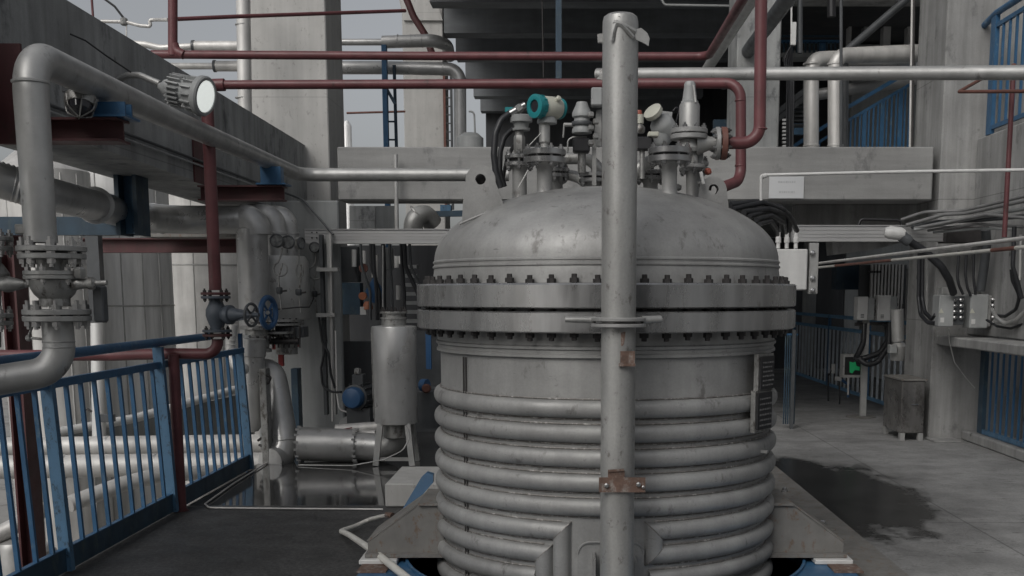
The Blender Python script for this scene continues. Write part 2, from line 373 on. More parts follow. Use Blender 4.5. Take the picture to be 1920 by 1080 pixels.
# upper floor slab, ceiling, back walls
wall_thing('upper_floor_slab', 'upper floor slab behind the long back beam', 'floor slab', [(-1.3, 5.6, 11.8, 30, 2.62, 2.90)], concd)
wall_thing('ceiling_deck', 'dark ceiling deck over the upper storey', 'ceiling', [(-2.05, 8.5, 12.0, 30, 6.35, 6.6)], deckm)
for i in range(8):
    y = 13.0+i*1.95
    o = MB().bbox(-2.0, 3.0, y, y+.38, 5.75, 6.34).build('ceiling_joist', joistm)
    tag(o, 'dim grey joist under the dark ceiling of the upper storey', 'joist', 'joists under the dark ceiling')
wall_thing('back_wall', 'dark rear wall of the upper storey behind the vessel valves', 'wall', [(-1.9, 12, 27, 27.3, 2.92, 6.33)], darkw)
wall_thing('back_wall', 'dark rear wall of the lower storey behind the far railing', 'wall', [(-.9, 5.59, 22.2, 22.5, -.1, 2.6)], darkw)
wall_thing('back_wall', 'grey rear wall far off to the right beyond the far railing', 'wall', [(5.6, 16, 22.2, 22.5, -.1, 6.3)], plaster)
wall_thing('rendered_wall', 'grey rendered wall carrying the pressure gauges at the back left', 'wall',
           [(P(478,600,11.2).x, P(640,600,11.2).x, 11.2, 11.28, -.1, 2.42)], plaster)
tag(MB().box(P(1042,80,13.2).x, P(1053,80,13.2).x, 13.1, 13.2, P(0,150,13.2).z, 6.3).build('blue_upright', bluedk), 'dim blue vertical steel member under the dark ceiling left of the post', 'steel upright')
pipe('wire', 'thin black wire hanging under the dark ceiling left of the blue upright', 'wire', [P(1016,-20,13.6),P(1019,145,13.6)], .008, boltm, n=6)
pipe('conduit', 'thin grey conduit with bent ends under the dark ceiling right of the post', 'conduit', [P(1235,-12,13.4),P(1246,9,13.4),P(1374,11,13.4),P(1374,30,13.4)], .014, greyen, .05, n=8)
# right side: upper walkway wall + ledge
WX = 4.12
wall_thing('side_wall', 'long grey concrete wall on the right under the upper walkway', 'wall', [(WX, WX+.25, 4.0, 11.28, 1.08, PX(1850,254,WX).z)], conc)
wall_thing('wall_ledge', 'dark concrete ledge under the two grey junction boxes', 'ledge', [(WX-.32, WX-.004, 6.5, 11.28, .98, 1.075)], conc)
wall_thing('kerb', 'low concrete kerb under the blue barred grille at the right', 'kerb', [(WX-.02, WX+.30, 4.0, 11.27, .003, .10)], conc)
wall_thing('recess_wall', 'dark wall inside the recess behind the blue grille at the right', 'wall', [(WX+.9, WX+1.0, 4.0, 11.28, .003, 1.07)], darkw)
wall_thing('upper_bay_wall', 'grey wall panel at the top of the upper right bay', 'wall', [(2.6, 4.6, 13.6, 13.9, EYE+SZ(525,13.6), 8.8)], conc)

# unseen plant building, added behind the camera to put reflections in the steel
BB = thing('unseen_building', 'unseen grey plant building added behind the camera for the steel to mirror', 'building', (0, -13, -4.6))
for x in (-12, -6.5, -1.5, 4, 9.5, 15): MB().bbox(x-.45, x+.45, -13.4, -12.6, -4.6, 7.5, .02).build('column', conc, BB)
for z in (-.9, 3.1, 7.0): MB().bbox(-13, 16, -13.3, -12.7, z, z+.65, .02).build('floor_beam', conc, BB)
MB().box(-13, 16, -19, -18.8, -4.6, 7.5).build('rear_wall', darkw, BB)
MB().box(-13, 16, -18.8, -12.0, 7.66, 7.9).build('roof', concd, BB)
# ============================================================= VESSEL
V = thing('reactor_vessel', 'large stainless steel reactor vessel with domed lid, bolted flange and ribbed coils in the centre', 'vessel', (VC.x, VC.y, .1))
def vl(prof, name, m, n=128, ang=30): return MB().lathe(prof, VC, (0,0,1), n).build(name, m, V, ang)
FR = 1.0
vl([(FR-.01,1.432),(FR,1.438),(FR,1.538),(FR-.008,1.546),(.90,1.546),(.90,1.432)], 'upper_flange', flangem)
vl([(FR-.01,1.322),(FR,1.328),(FR,1.412),(FR-.008,1.418),(.85,1.418),(.85,1.322)], 'lower_flange', flangem)
vl([(.93,1.418),(.93,1.432),(.80,1.432)], 'gasket', blackv)
dome = [(.912,1.548),(.912,1.59),(.908,1.625),(.9155,1.630),(.9155,1.637),(.908,1.642),(.908,1.650),(.9135,1.654),(.9135,1.661),(.906,1.667)]
for i in range(1, 30):
    a = i/29*PI/2; dome.append((.906*math.cos(a), 1.667+.385*math.sin(a)**1.0))
dome[-1] = (.0001, 1.667+.385)
vl(dome, 'domed_lid', steel, 128, 25)
sh = [(.895,1.32),(.895,1.262),(.903,1.256),(.903,1.244),(.893,1.238),(.893,1.225),(.9,1.218),(.9,1.206),(.88,1.198),(.88,-.9),(.6,-1.2),(.001,-1.3)]
vl(sh, 'shell', steel, 128, 25)
# flange bolts
NB = 56; bf = None
for i in range(NB):
    a = 2*PI*(i+.35)/NB; p = VC+Vector((math.sin(a)*.945, -math.cos(a)*.945, 0))
    if bf is None:
        mb = MB()
        mb.lathe([(.0105,1.285),(.0125,1.287),(.0125,1.300),(.0185,1.300),(.021,1.302),(.021,1.3215),(.012,1.3215),(.012,1.5465),(.021,1.5465),(.021,1.566),(.0185,1.568),(.0125,1.568),(.0125,1.584),(.0105,1.586)], p, (0,0,1), 6)
        bf = mb.build('bolt', boltm, V); bp0 = p
    else: clone(bf, V, p-bp0+Vector((0,0,random.uniform(-.004,.004))))
# half pipe coils wrapped on the shell
def arc_pts(z, a0, a1, n, r=.882): return [VC+Vector((math.sin(a0+(a1-a0)*i/n)*r, -math.cos(a0+(a1-a0)*i/n)*r, z)) for i in range(n+1)]
def coil(z, a0=-PI, a1=PI, slope=0.0, sh0=0, sh1=0):
    """trapezoid-round ridge following the shell"""
    n = 120; prof = []
    for k in range(11):
        t = -PI/2+PI*k/10; prof.append((.003+.036*max(0, math.cos(t))**.8, .042*math.sin(t)))
    prof = [(-.006,-.046)]+prof+[(-.006,.046)]
    v = []; f = []; m = len(prof)
    for i in range(n+1):
        a = a0+(a1-a0)*i/n; zz = z+slope*a
        for pr, pz in prof:
            rr = .88+pr; am = a+pz/.88*(sh0 if i == 0 else sh1 if i == n else 0); v.append(VC+Vector((math.sin(am)*rr, -math.cos(am)*rr, zz+pz)))
    for i in range(n):
        for k in range(m-1): f.append((i*m+k, i*m+k+1, (i+1)*m+k+1, (i+1)*m+k))
    f.append(tuple(range(m))); f.append(tuple(range(n*m+m-1, n*m-1, -1)))
    mb = MB().add(v, f)
    # weld beads along both toes
    wd = []
    for s in (-1, 1):
        rw = random.Random(int(z*1000)+s)
        wd.append(MB().tube([VC+Vector((math.sin(a0+(a1-a0)*i/240)*.884, -math.cos(a0+(a1-a0)*i/240)*.884, z+slope*(a0+(a1-a0)*i/240)+s*.0465)) for i in range(241)], .0035, 5, radii=[rw.uniform(.0028,.0058) for i in range(241)]))
    return mb, wd
ZC0 = .968; PIT = .1155
gapL, gapR = -.235, .205
for k in range(11):
    z = ZC0-PIT*k
    if k < 5: c = coil(z, -PI, PI, -.003)
    elif k == 5: c = coil(z, gapR+.028, 2*PI+gapL-.028, 0, -1, 1)
    elif k == 6: c = coil(z, gapR+.028, 2*PI+gapL-.130, 0, 1, 1)
    else: c = coil(z, gapR, 2*PI+gapL-.17, 0)
    c, wd = c; hc = c.build('heating_coil', steel, V, 40)
    for q in wd: q.build('weld_bead', weldm, hc, 60)
def vcoil(a, z0, z1, m0=0, m1=0):   # vertical half pipe segment at azimuth a
    o = VC+Vector((math.sin(a)*.882, -math.cos(a)*.882, 0)); n_r = Vector((math.sin(a), -math.cos(a), 0)); tn = Vector((math.cos(a), math.sin(a), 0))
    prof = [(-.046,-.004)]+[(.042*math.sin(-PI/2+PI*k/10), .003+.036*max(0, math.cos(-PI/2+PI*k/10))**.8) for k in range(11)]+[(.046,-.004)]
    b_ = [o+tn*x+n_r*y+Vector((0,0,z0+m0*x)) for x, y in prof]; t_ = [o+tn*x+n_r*y+Vector((0,0,z1+m1*x)) for x, y in prof]; n = len(prof)
    return MB().add(b_+t_, [tuple(range(n)), tuple(range(2*n-1, n-1, -1))]+[(i,(i+1)%n,(i+1)%n+n,i+n) for i in range(n)])
vcoil(gapL-.028, -.8, ZC0-5*PIT, 0, 1).build('coil_downpipe', steel, V, 40)
vcoil(gapL-.130, -.8, ZC0-6*PIT, 0, 1).build('coil_downpipe', steel, V, 40)
vcoil(gapR+.028, ZC0-6*PIT, ZC0-5*PIT, 1, -1).build('coil_downpipe', steel, V, 40)
for a, za, zb_, m in ((gapL-.028, ZC0-5*PIT, 0, 1), (gapL-.130, ZC0-6*PIT, 0, 1), (gapR+.028, ZC0-5*PIT, 0, -1), (gapR+.028, ZC0-6*PIT, 0, 1)):
    n_r = Vector((math.sin(a), -math.cos(a), 0)); tn = Vector((math.cos(a), math.sin(a), 0))
    MB().tube([VC+n_r*(.883+.036*max(0,math.cos(t))**.8)+tn*(.045*math.sin(t))+Vector((0,0,za+m*.045*math.sin(t))) for t in [-PI/2+PI*k/12 for k in range(13)]], .0032, 5).build('mitre_weld', weldm, V, 60)
# vertical weld bars seen between the coils
for a in (-.94, -.915):
    o = VC+Vector((math.sin(a)*.886, -math.cos(a)*.886, 0))
    MB().cyl(o+Vector((0,0,.0)), o+Vector((0,0,1.19)), .004, n=6).build('seam_weld', boltm, V)
# nozzle pad low on the front
def pad(a0, a1, z0, z1, r0, r1, rc, name, m):
    n = 8; poly = []
    for (ca, cz, s) in ((a1-rc/.9, z1-rc, 0), (a0+rc/.9, z1-rc, 1)):
        for k in range(n+1):
            t = (s+k/n)*PI/2; poly.append((ca+rc/.9*math.cos(t), cz+rc*math.sin(t)))
    poly += [(a0, z0), (a1, z0)]
    ou = [VC+Vector((math.sin(a)*r1, -math.cos(a)*r1, z)) for a, z in poly]; inn = [VC+Vector((math.sin(a)*r0, -math.cos(a)*r0, z)) for a, z in poly]
    m_ = len(poly); mb = MB().add(inn+ou, [tuple(range(m_, 2*m_))]+[(i,(i+1)%m_,(i+1)%m_+m_,i+m_) for i in range(m_)])
    mb.tube([p*1.0 for p in ou[:2*n+2]], .006, 6)
    return mb.build(name, m, V, 40)
pad(-.175, .175, -.6, .342, .875, .892, .06, 'nozzle_pad', steel)
for a, zt in ((-.085,.315), (.115,.30)):
    o = VC+Vector((math.sin(a)*.95, -math.cos(a)*.95, 0))
    mb = MB().obox(o+Vector((0,0,-.15)), (.006,0,0), (0,.075,0), (0,0,zt+.15-.02)); mb.build('nozzle_plate', steel, V)
# lifting lugs on the lid
def lug(pts, hole, Y, hr, tilt):
    mb = MB(); q = [P(x, y, Y) for x, y in pts]; th = .032
    # plate with a real eye: fan between outer outline and hole ring
    hc = P(hole[0], hole[1], Y); n = len(q); hv = []
    for p in q:
        d = (p-hc).normalized(); hv.append(hc+d*hr)
    back = Vector((0, th, 0)); vs = q+hv+[p+back for p in q]+[p+back for p in hv]
    fs = []
    for i in range(n):
        j = (i+1) % n
        fs += [(i,j,j+n,i+n), (i+2*n,i+3*n,j+3*n,j+2*n), (i,i+2*n,j+2*n,j), (i+n,j+n,j+3*n,i+3*n)]
    return mb.add(vs, fs)
def outline(cx, cy, r, a0, a1, n, tail):
    return [(cx+r*math.cos(R(a0+(a1-a0)*i/n)), cy-r*math.sin(R(a0+(a1-a0)*i/n))) for i in range(n+1)]+tail
lug(outline(901,337,28, -8, 188, 16, [(868,380),(866,418),(890,416),(920,405),(947,392),(938,365)]), (901,336), 5.55, .026, 0).build('lifting_lug', steel, V, 30)
lug(outline(1337,357,26, -5, 180, 16, [(1308,392),(1308,405),(1335,410),(1366,412),(1366,385)]), (1338,355), 5.75, .026, 0).build('lifting_lug', steel, V, 30)
MB().lathe([(.03,0),(.03,.012),(.001,.03)], P(903,337,5.62), (0,-1,0), 20).build('lug_pin', boltm, V)
MB().tube([P(1331,357,5.80),P(1333,347,5.80),P(1341,346,5.80),P(1347,354,5.80),P(1344,364,5.80),P(1337,370,5.80)], .007, 8, .02).build('lug_dark_arc', boltm, V)  # dark arc added as shading inside the right lug eye
# ragged weld pads under lugs
MB().tube([P(862,420,5.5),P(890,408,5.5),P(920,396,5.52),P(952,384,5.56)], .006, 6).build('weld_bead', steel, V)
# support lugs
def support(sx, name='support_bracket'):
    cx = VC.x; f = lambda d: cx+sx*d
    g = None
    for yy in (5.70, 6.08):
        mb = MB().prism([(f(.86),yy,.10+.035), (f(1.265),yy,.135), (f(1.265),yy,.185), (f(.985),yy,.39), (f(.86),yy,.39)], (0,.018,0))
        q = mb.build(name, dirtpl, V)
        if g is None: g = q
    MB().box(min(f(.86),f(1.275)), max(f(.86),f(1.275)), 5.66, 6.14, .115, .1345).build('bracket_base', dirtpl, V)
    MB().box(min(f(.86),f(.99)), max(f(.86),f(.99)), 5.68, 6.12, .3905, .404).build('bracket_top', dirtpl, V)
    MB().prism([(f(1.262),5.72,.19),(f(.985),5.72,.393),(f(.985),5.72,.402),(f(1.275),5.72,.192)], (0,.36,0)).build('bracket_web', dirtpl, V)
support(-1); support(1)
# name plate holder on the right flank
a = .93
nx = Vector((math.sin(a), -math.cos(a), 0)); tx = Vector((math.cos(a), math.sin(a), 0))
c0 = VC+nx*.955
for zt, z0, z1, w_, m, nm in ((0, .84, 1.02, .075, blackv, 'name_plate'), (1, 1.036, 1.196, .07, blackv, 'name_plate')):
    c = c0+Vector((0,0,(z0+z1)/2))+tx*(.02 if zt else 0)
    hold = MB().obox(c-nx*.022, tx*(w_+.012), nx*.012, Vector((0,0,(z1-z0)/2+.012))).build('plate_holder', dirtyst, V)
    pl = MB().obox(c-nx*.004, tx*w_, nx*.004, Vector((0,0,(z1-z0)/2))).build(nm, m, V)
    mb = MB(); rr = random.Random(3)
    for r_ in range(6):
        z = z1-.03-r_*(z1-z0-.05)/5; x = -w_*.75
        while x < w_*.7:
            l = rr.uniform(.008,.024); mb.obox(c+nx*.0012+tx*(x+l/2)+Vector((0,0,z-(z0+z1)/2)), tx*l/2, nx*.0008, Vector((0,0,.004))); x += l+.008
    mb.build('engraved_text', inkd, hold)
for k in range(4):
    z = 1.19-k*.14; MB().bar(VC+nx*.87+tx*.05+Vector((0,0,z-.05)), VC+nx*.95+tx*.05+Vector((0,0,z-.05)), .02, .014).build('plate_bracket', steel, V)

# nozzles on the lid (name = nozzle, with flange and bolts)
def dome_z(x, y):
    r = math.hypot(x-VC.x, y-VC.y); return 1.667+.385*math.sqrt(max(0, 1-(r/.906)**2))
def nozzle(px, py_top, Y, rn, rf, gap=.012, t=.028, nb=8, cap=True):
    c = P(px, py_top, Y); zb = dome_z(c.x, Y)-.03; zt = c.z
    nz = MB().lathe([(rn+.012,0),(rn+.004,.012),(rn,.04),(rn,zt-2*t-gap-zb-.02),(rn+.012,zt-2*t-gap-zb),(rn,zt-2*t-gap-zb+.004)], (c.x,Y,zb), (0,0,1), 24).build('nozzle', steel, V)
    f1 = MB().disc((c.x,Y,zt-2*t-gap), (0,0,1), rf, t).build('flange', flangem, nz)
    MB().cyl((c.x,Y,zt-t-gap), (c.x,Y,zt-t), rf*.72, n=20).build('gasket', blackv, nz)
    f2 = MB().disc((c.x,Y,zt-t), (0,0,1), rf, t).build('blind_flange', flangem, nz)
    first = None
    for i in range(nb):
        a = 2*PI*(i+.5)/nb; d = Vector((math.cos(a), math.sin(a), 0))*rf*.83
        if first is None:
            mb = MB(); p = Vector((c.x,Y,zt))+d; b_ = .0135
            h_ = 2*t+gap; mb.lathe([(b_*.55,-h_-.02),(b_*.55,-h_-.013),(b_,-h_-.013),(b_,-h_),(b_*.55,-h_+.0005),(b_*.55,-.0005),(b_,0),(b_,.013),(b_*.55,.013),(b_*.55,.024)], p, (0,0,1), 6)
            first = mb.build('bolt', flangem, nz); b0 = d
        else: clone(first, nz, d-b0)
    return Vector((c.x, Y, zt))
n1 = nozzle(974, 291, 5.92, .038, .078, .018, .020, 6)
n2 = nozzle(1021, 281, 5.72, .040, .108, .010, .029, 8)
n3 = nozzle(1256, 278, 5.55, .038, .108, .010, .029, 8)
n4 = nozzle(1220, 320, 6.15, .040, .085, .008, .022, 6)
n5 = nozzle(1301, 303, 5.95, .040, .078, .008, .022, 6)
n6 = nozzle(1112, 324, 6.1, .040, .075, .008, .022, 6)
n7 = nozzle(1040, 316, 6.3, .045, .085, .008, .022, 6)
n8 = nozzle(1160, 330, 6.2, .05, .10, .008, .022, 8)

# --- transmitter with teal cap
PYX = 220
T = thing('level_transmitter', 'cream transmitter head with teal screw cap on a steel stem above the vessel', 'transmitter', n2)
MB().cyl(n2, n2+Vector((0,0,SZ(42,5.72))), .020).build('stem', polem, T)
zc = P(1030,202,5.72).z; cx_ = P(1036,202,5.72).x
MB().lathe([(.018,0),(.028,.01),(.028,.10),(.022,.105)], n2+Vector((0,0,SZ(10,5.72))), (0,0,1), 16).build('union_nut', polem, T)
MB().lathe([(.05,0),(.05,.018),(.042,.03),(.036,.05)], (cx_-.028,5.72,P(0,232,5.72).z), (0,0,1), 24).build('collar', greyen, T)
K = lambda pr: [(a*.92, h*.72) for a, h in pr]
ax = Vector((.74,.68,.03)).normalized(); c = Vector((cx_-.012,5.72,zc))
bd = MB().lathe(K([(.052,-.075),(.058,-.06),(.060,.0),(.060,.06),(.054,.074)]), c, ax, 32).build('housing', cream, T, 40)
MB().lathe(K([(.050,.0745),(.056,.078),(.056,.098),(.05,.104)]), c, ax, 32).build('rear_cap', teal, T)
cp = MB().lathe(K([(.057,-.078),(.060,-.085),(.060,-.118),(.063,-.122),(.063,-.148),(.052,-.152),(.034,-.150),(.034,-.138),(.0005,-.138)]), c, ax, 32).build('screw_cap', teal, T)
MB().lathe(K([(.033,-.1365),(.033,-.1405),(.012,-.1405),(.012,-.1425),(.0005,-.1425)]), c, ax, 24).build('display_glass', glassd, T)
for i in range(12):
    a_, u_, w2 = frame_axes(ax); t = 2*PI*i/12; d = u_*math.cos(t)+w2*math.sin(t)
    if i == 0: rb0 = MB().obox(c+ax*-.07+d*.0557, ax*.010, d*.003, a_.cross(d)*.003).build('grip_rib', teal, cp)
    else: MB().obox(c+ax*-.07+d*.0557, ax*.010, d*.003, a_.cross(d)*.003).build('grip_rib', teal, cp)
MB().lathe([(.014,0),(.014,.026),(.010,.03)], c+Vector((.03,-.025,.03)), (0.5,-.5,.35), 12).build('port_plug', cream, T)
# --- second probe with conduit head
T = thing('probe_head', 'grey probe head with black cables left of the teal capped transmitter', 'probe', n1)
zt1 = P(0,216,5.92).z; zb1 = P(0,245,5.92).z
MB().cyl(n1, (n1.x,5.92,zb1), .022).build('stem', polem, T)
MB().lathe([(.024,0),(.03,.01),(.03,.08),(.026,.09)], n1+Vector((0,0,.01)), (0,0,1), 6).build('hex_nut', polem, T)
MB().lathe([(.045,0),(.047,.012),(.036,.014),(.042,zt1-zb1-.04),(.058,zt1-zb1-.036),(.058,zt1-zb1-.004),(.05,zt1-zb1)], (n1.x+.01,5.92,zb1), (0,0,1), 28).build('head', greyen, T)
MB().cyl(P(957,213,5.9), P(985,196,5.9), .020, .016).build('cable_gland', flangem, T)
MB().lathe([(.017,0),(.024,.008),(.024,.03),(.017,.04)], P(968,208,5.9), P(985,196,5.9)-P(968,208,5.9), 6).build('gland_nut', dirtyst, T)
MB().obox(P(955,206,5.95), (.022,0,0), (0,.015,0), (0,0,.012)).build('tag', teal, T)
for pts, r in (([P(958,211,5.9),P(940,224,5.88),P(929,250,5.86),P(926,290,5.85),P(930,325,5.85),P(939,352,5.85)], .017),
               ([P(963,242,6.0),P(946,256,5.98),P(938,285,5.96),P(937,320,5.95),P(946,350,5.95)], .014),
               ([P(972,262,6.05),P(962,275,6.03),P(950,300,6.0),P(942,340,6.0)], .010)):
    tag(MB().tube(pts, r, 10, .08).build('black_cable', rubber, ang=60),
        {.017:'thick black cable curving down from the probe head past the left lifting lug', .014:'thinner black cable just right of the thick one by the left lifting lug', .010:'thinnest black cable beside the probe stem'}[r], 'cable')
pipe('stay_wire', 'thin wire stay slanting between the transmitter stem and the nozzle on the vessel top', 'wire', [P(1016,248,5.7), P(990,275,5.7)], .0025, polem, n=6)
pipe('stay_wire', 'thin rod leaning between two nozzle necks under the transmitter', 'wire', [P(990,320,5.6), P(972,352,5.6)], .004, polem, n=6)
# --- pipework behind transmitter on lid
o = thing('lid_pipe', 'upper grey vapour pipe bending down behind the stainless post on the lid', 'pipe', P(1090,298,6.2))
MB().tube([P(1040,297,6.2),P(1105,297,6.2),P(1140,335,6.2)], .032, 16, .10).build('pipe', polem, o, 50)
o = thing('lid_pipe', 'lower grey pipe lying across the lid behind the transmitter nozzle', 'pipe', P(1070,330,6.3))
MB().tube([P(1030,327,6.3),P(1080,328,6.3),P(1108,352,6.2)], .030, 16, .12).build('pipe', polem, o, 50)
flange(o, P(1040,327,6.3), (1,0,0), .06, .02, 6, steel)
flange(o, P(1049,327,6.3), (1,0,0), .06, .02, 6, steel)
o = thing('lid_pipe', 'short grey pipe between the right nozzles and the stainless post', 'pipe', P(1210,310,6.0))
MB().tube([P(1175,345,6.0),P(1200,312,6.0),P(1235,296,6.0)], .034, 16, .10).build('pipe', polem, o, 50)
# control valve behind pole
PYX = 260
CV = thing('control_valve', 'dark control valve with red tipped grey top left of the post on the vessel lid', 'valve', P(1090,330,6.0))
Yv = 6.0; p = lambda x, y: P(x, y, Yv)
MB().lathe([(.052,0),(.052,.02),(.046,.03),(.040,.075),(.046,.08),(.052,.085),(.052,.105),(.035,.14),(.028,.16)], p(1091,250), (0,0,1), 28).build('bonnet', greyen, CV)
MB().lathe([(.053,.0),(.055,.003),(.055,.018),(.053,.021)], p(1091,236), (0,0,1), 28).build('band', dgrey, CV)
MB().lathe([(.020,0),(.020,.02),(.012,.028)], p(1094,212), (0,0,1), 20).build('indicator', capred, CV)
MB().tube([p(1080,215),p(1085,205),p(1102,203),p(1106,215)], .005, 8, .02).build('lifting_eye', dirtyst, CV)
MB().bbox(p(1074,0).x, p(1106,0).x, Yv-.05, Yv+.04, p(0,287).z, p(0,261).z, .008).build('positioner', blackv, CV)
MB().cyl(p(1075,234), p(1058,234), .011).build('side_port', polem, CV)
MB().cyl(p(1058,231), p(1056,258), .005).build('vent_tube', polem, CV)
MB().tube([p(1064,286),p(1065,262),p(1075,257),p(1100,257)], .005, 8, .03).build('air_tube', polem, CV)
MB().cyl(p(1091,287), p(1091,325), .022).build('yoke', dirtyst, CV)
o = thing('limit_switch', 'pale square actuator block and bracket tucked behind the left of the post', 'actuator', p(1118,330))
MB().bbox(p(1108,0).x, p(1129,0).x, Yv-.04, Yv+.04, p(0,200).z, p(0,166).z, .006).build('block', greyen, o)
MB().prism([P(1112,275,6.05),P(1128,275,6.05),P(1128,205,6.05),P(1118,207,6.05)], (0,.03,0)).build('arm', polem, o)
MB().bar(p(1114,262), p(1114,348), .022, .022).build('stand', polem, o)
for k, y in enumerate((215, 228, 240, 256, 268)):
    MB().lathe([(.016,0),(.016,.022),(.010,.026)], P(1112+(k%2)*9, y, 5.95), (-1,-.3,0), 6).build('fitting', dirtyst, o)
# right of pole: small valve bits
o = thing('solenoid_valve', 'small black and pale solenoid valve just right of the stainless post', 'valve', P(1205,290,5.9))
MB().bbox(P(1190,0,5.9).x, P(1222,0,5.9).x, 5.86, 5.94, P(0,282,5.9).z, P(0,258,5.9).z, .006).build('body', blackv, o)
MB().bbox(P(1214,0,5.9).x, P(1234,0,5.9).x, 5.85, 5.93, P(0,258,5.9).z, P(0,249,5.9).z, .004).build('coil', cream, o)
MB().lathe([(.02,0),(.026,.01),(.026,.03),(.012,.05)], P(1200,250,5.95), (0,0,1), 16).build('knob', dirtyst, o)
MB().lathe([(.014,0),(.018,.01),(.014,.03)], P(1198,218,5.95), (0,0,1), 16).build('red_button', capred, o)
MB().cyl(P(1200,232,5.95), P(1200,215,5.95), .02).build('cap', cream, o)
MB().cyl(P(1204,282,5.9), P(1204,335,5.9), .014).build('stem', dirtyst, o)
# sight light tilted
o = thing('sight_light', 'tilted pale vessel light head beside the safety valve on the lid', 'light', P(1240,300,6.1))
a0 = P(1221,262,6.05); a1 = P(1243,222,6.1); dd = (a1-a0)
q0 = P(1226,212,6.05); q1 = P(1258,258,6.15)
MB().lathe([(.038,0),(.062,.02),(.066,.10),(.060,.12),(.03,.15)], q1, q0-q1, 28).build('lamp_housing', greyen, o)
MB().lathe([(.046,0),(.052,.008),(.052,.03),(.04,.036)], q0+(q0-q1).normalized()*-.012, q0-q1, 28).build('lamp_cap', cream, o)
MB().prism([P(1234,207,6.12),P(1261,210,6.12),P(1258,234,6.12),P(1244,222,6.12)], (0,.05,0)).build('junction_cover', greyen, o)
MB().lathe([(.030,0),(.045,.02),(.048,.09),(.035,.11)], P(1243,275,6.1), (-.15,0,1), 24).build('lamp_base', greyen, o)
MB().cyl(P(1245,276,6.1), P(1247,335,6.1), .03).build('stem', polem, o)
MB().tube([P(1262,208,6.15),P(1268,200,6.15),P(1274,205,6.15),P(1266,235,6.15)], .004, 6, .02).build('cable', rubber, o)
# safety valve
SV = thing('safety_valve', 'tall grey spring safety valve bolted to the vessel lid near the red pipe', 'safety valve', P(1300,318,5.75))
Ys = 5.75; c = P(1292,262,Ys); zz = lambda y: P(1292,y,Ys).z-c.z
MB().lathe([(.055,zz(285)),(.062,zz(278)),(.052,zz(268)),(.050,zz(263))], c, (0,0,1), 28).build('body', polem, SV)
flange(SV, c+Vector((0,0,zz(262))), (0,0,1), .094, .024, 8, steel, both=False)
flange(SV, c+Vector((0,0,zz(251))), (0,0,1), .094, .024, 8, steel, both=False)
MB().lathe([(.056,zz(242)),(.056,zz(240)),(.052,zz(236)),(.052,zz(198)),(.046,zz(194))], c, (0,0,1), 28).build('bonnet', polem, SV)
MB().lathe([(.044,zz(194)),(.044,zz(190)),(.038,zz(189)),(.030,zz(166)),(.030,zz(163))], c, (0,0,1), 24).build('spring_cap', greyen, SV)
MB().lathe([(.029,zz(163)),(.029,zz(158)),(.022,zz(153)),(.010,zz(152))], c, (0,0,1), 8).build('top_nut', greyen, SV)
MB().bar(P(1300,160,Ys-.03), P(1304,192,Ys-.05), .008, .006).build('lever', dirtyst, SV)
MB().lathe([(.062,0),(.05,.03),(.034,.07),(.034,.12)], P(1305,269,Ys), (1,0,0), 24).build('outlet', polem, SV)
flange(SV, P(1341,269,Ys), (1,0,0), .082, .022, 8, steel)
MB().cyl(P(1300,282,Ys), P(1302,312,Ys), .020).build('inlet', polem, SV)
MB().bbox(P(1310,0,Ys).x, P(1321,0,Ys).x, Ys+.03, Ys+.05, P(0,316,Ys).z, P(0,280,Ys).z).build('tag_plate', greyen, SV)
flange(SV, Vector((P(1301,0,Ys).x, Ys, P(0,316,Ys).z)), (0,0,1), .062, .018, 6, steel)
for x, y in ((1282,322),(1313,322),(1273,352),(1318,352),(1322,340)):
    pass
o = thing('drain_valve', 'small drain valve fittings between the right nozzles and the right lifting lug', 'valve', P(1315,360,5.8))
MB().cyl(P(1308,345,5.8), P(1325,342,5.8), .02).build('body', polem, o)
MB().lathe([(.012,0),(.018,.01),(.018,.02),(.010,.03)], P(1273,352,5.7), (-.3,-1,0), 6).build('fitting', dirtyst, o)
MB().lathe([(.014,0),(.020,.01),(.020,.02),(.010,.03)], P(1325,325,5.8), (.4,-.6,.6), 6).build('red_fitting', capred, o)
MB().cyl(P(1314,322,5.7), P(1319,345,5.7), .009).build('handle', white, o)

# ============================================================= POST IN FRONT
Yp = 4.80; pxc = P(1160,560,Yp).x; RP = .0755
PO = thing('steel_post', 'tall round stainless post standing in front of the vessel flange', 'post', (pxc, Yp, 0))
ztop = P(1160,27,Yp).z
prof = [(RP,-.15),(RP,ztop-.055),(RP*.985,ztop-.03),(RP*.93,ztop-.012),(RP*.75,ztop-.002),(.001,ztop+.002)]
MB().lathe(prof, (pxc,Yp,0), (0,0,1), 48).build('tube', polem, PO)
zf = P(1160,602,Yp).z
MB().disc((pxc,Yp,zf), (0,0,1), .120, .016, 40).build('upper_collar', steel, PO)
MB().disc((pxc,Yp,zf-.026), (0,0,1), .120, .016, 40).build('lower_collar', steel, PO)
MB().tube([(pxc-.10,Yp+.01,zf+.004),(pxc-.19,Yp+.0,zf+.006),(pxc-.232,Yp-.0,zf+.006)], .0125, 12, radii=[.015,.013,.012]).build('handle', polem, PO)
MB().tube([(pxc+.10,Yp-.01,zf+.004),(pxc+.185,Yp+.03,zf+.008)], .0125, 12, radii=[.018,.016]).build('handle', polem, PO)
br = MB().bar(P(1163,672,Yp-.078), P(1190,672,Yp-.078), .02, SZ(27,Yp)).build('clamp', rust, PO)
MB().bar(P(1160,684,Yp-.082), P(1191,684,Yp-.082), .03, SZ(5,Yp)).build('clamp_edge', rust, br)
MB().prism([P(1163,624,Yp-.075),P(1173,622,Yp-.075),P(1170,645,Yp-.075),P(1166,650,Yp-.075),P(1163,646,Yp-.075)], (0,.01,0)).build('rust_tab', rust, PO)
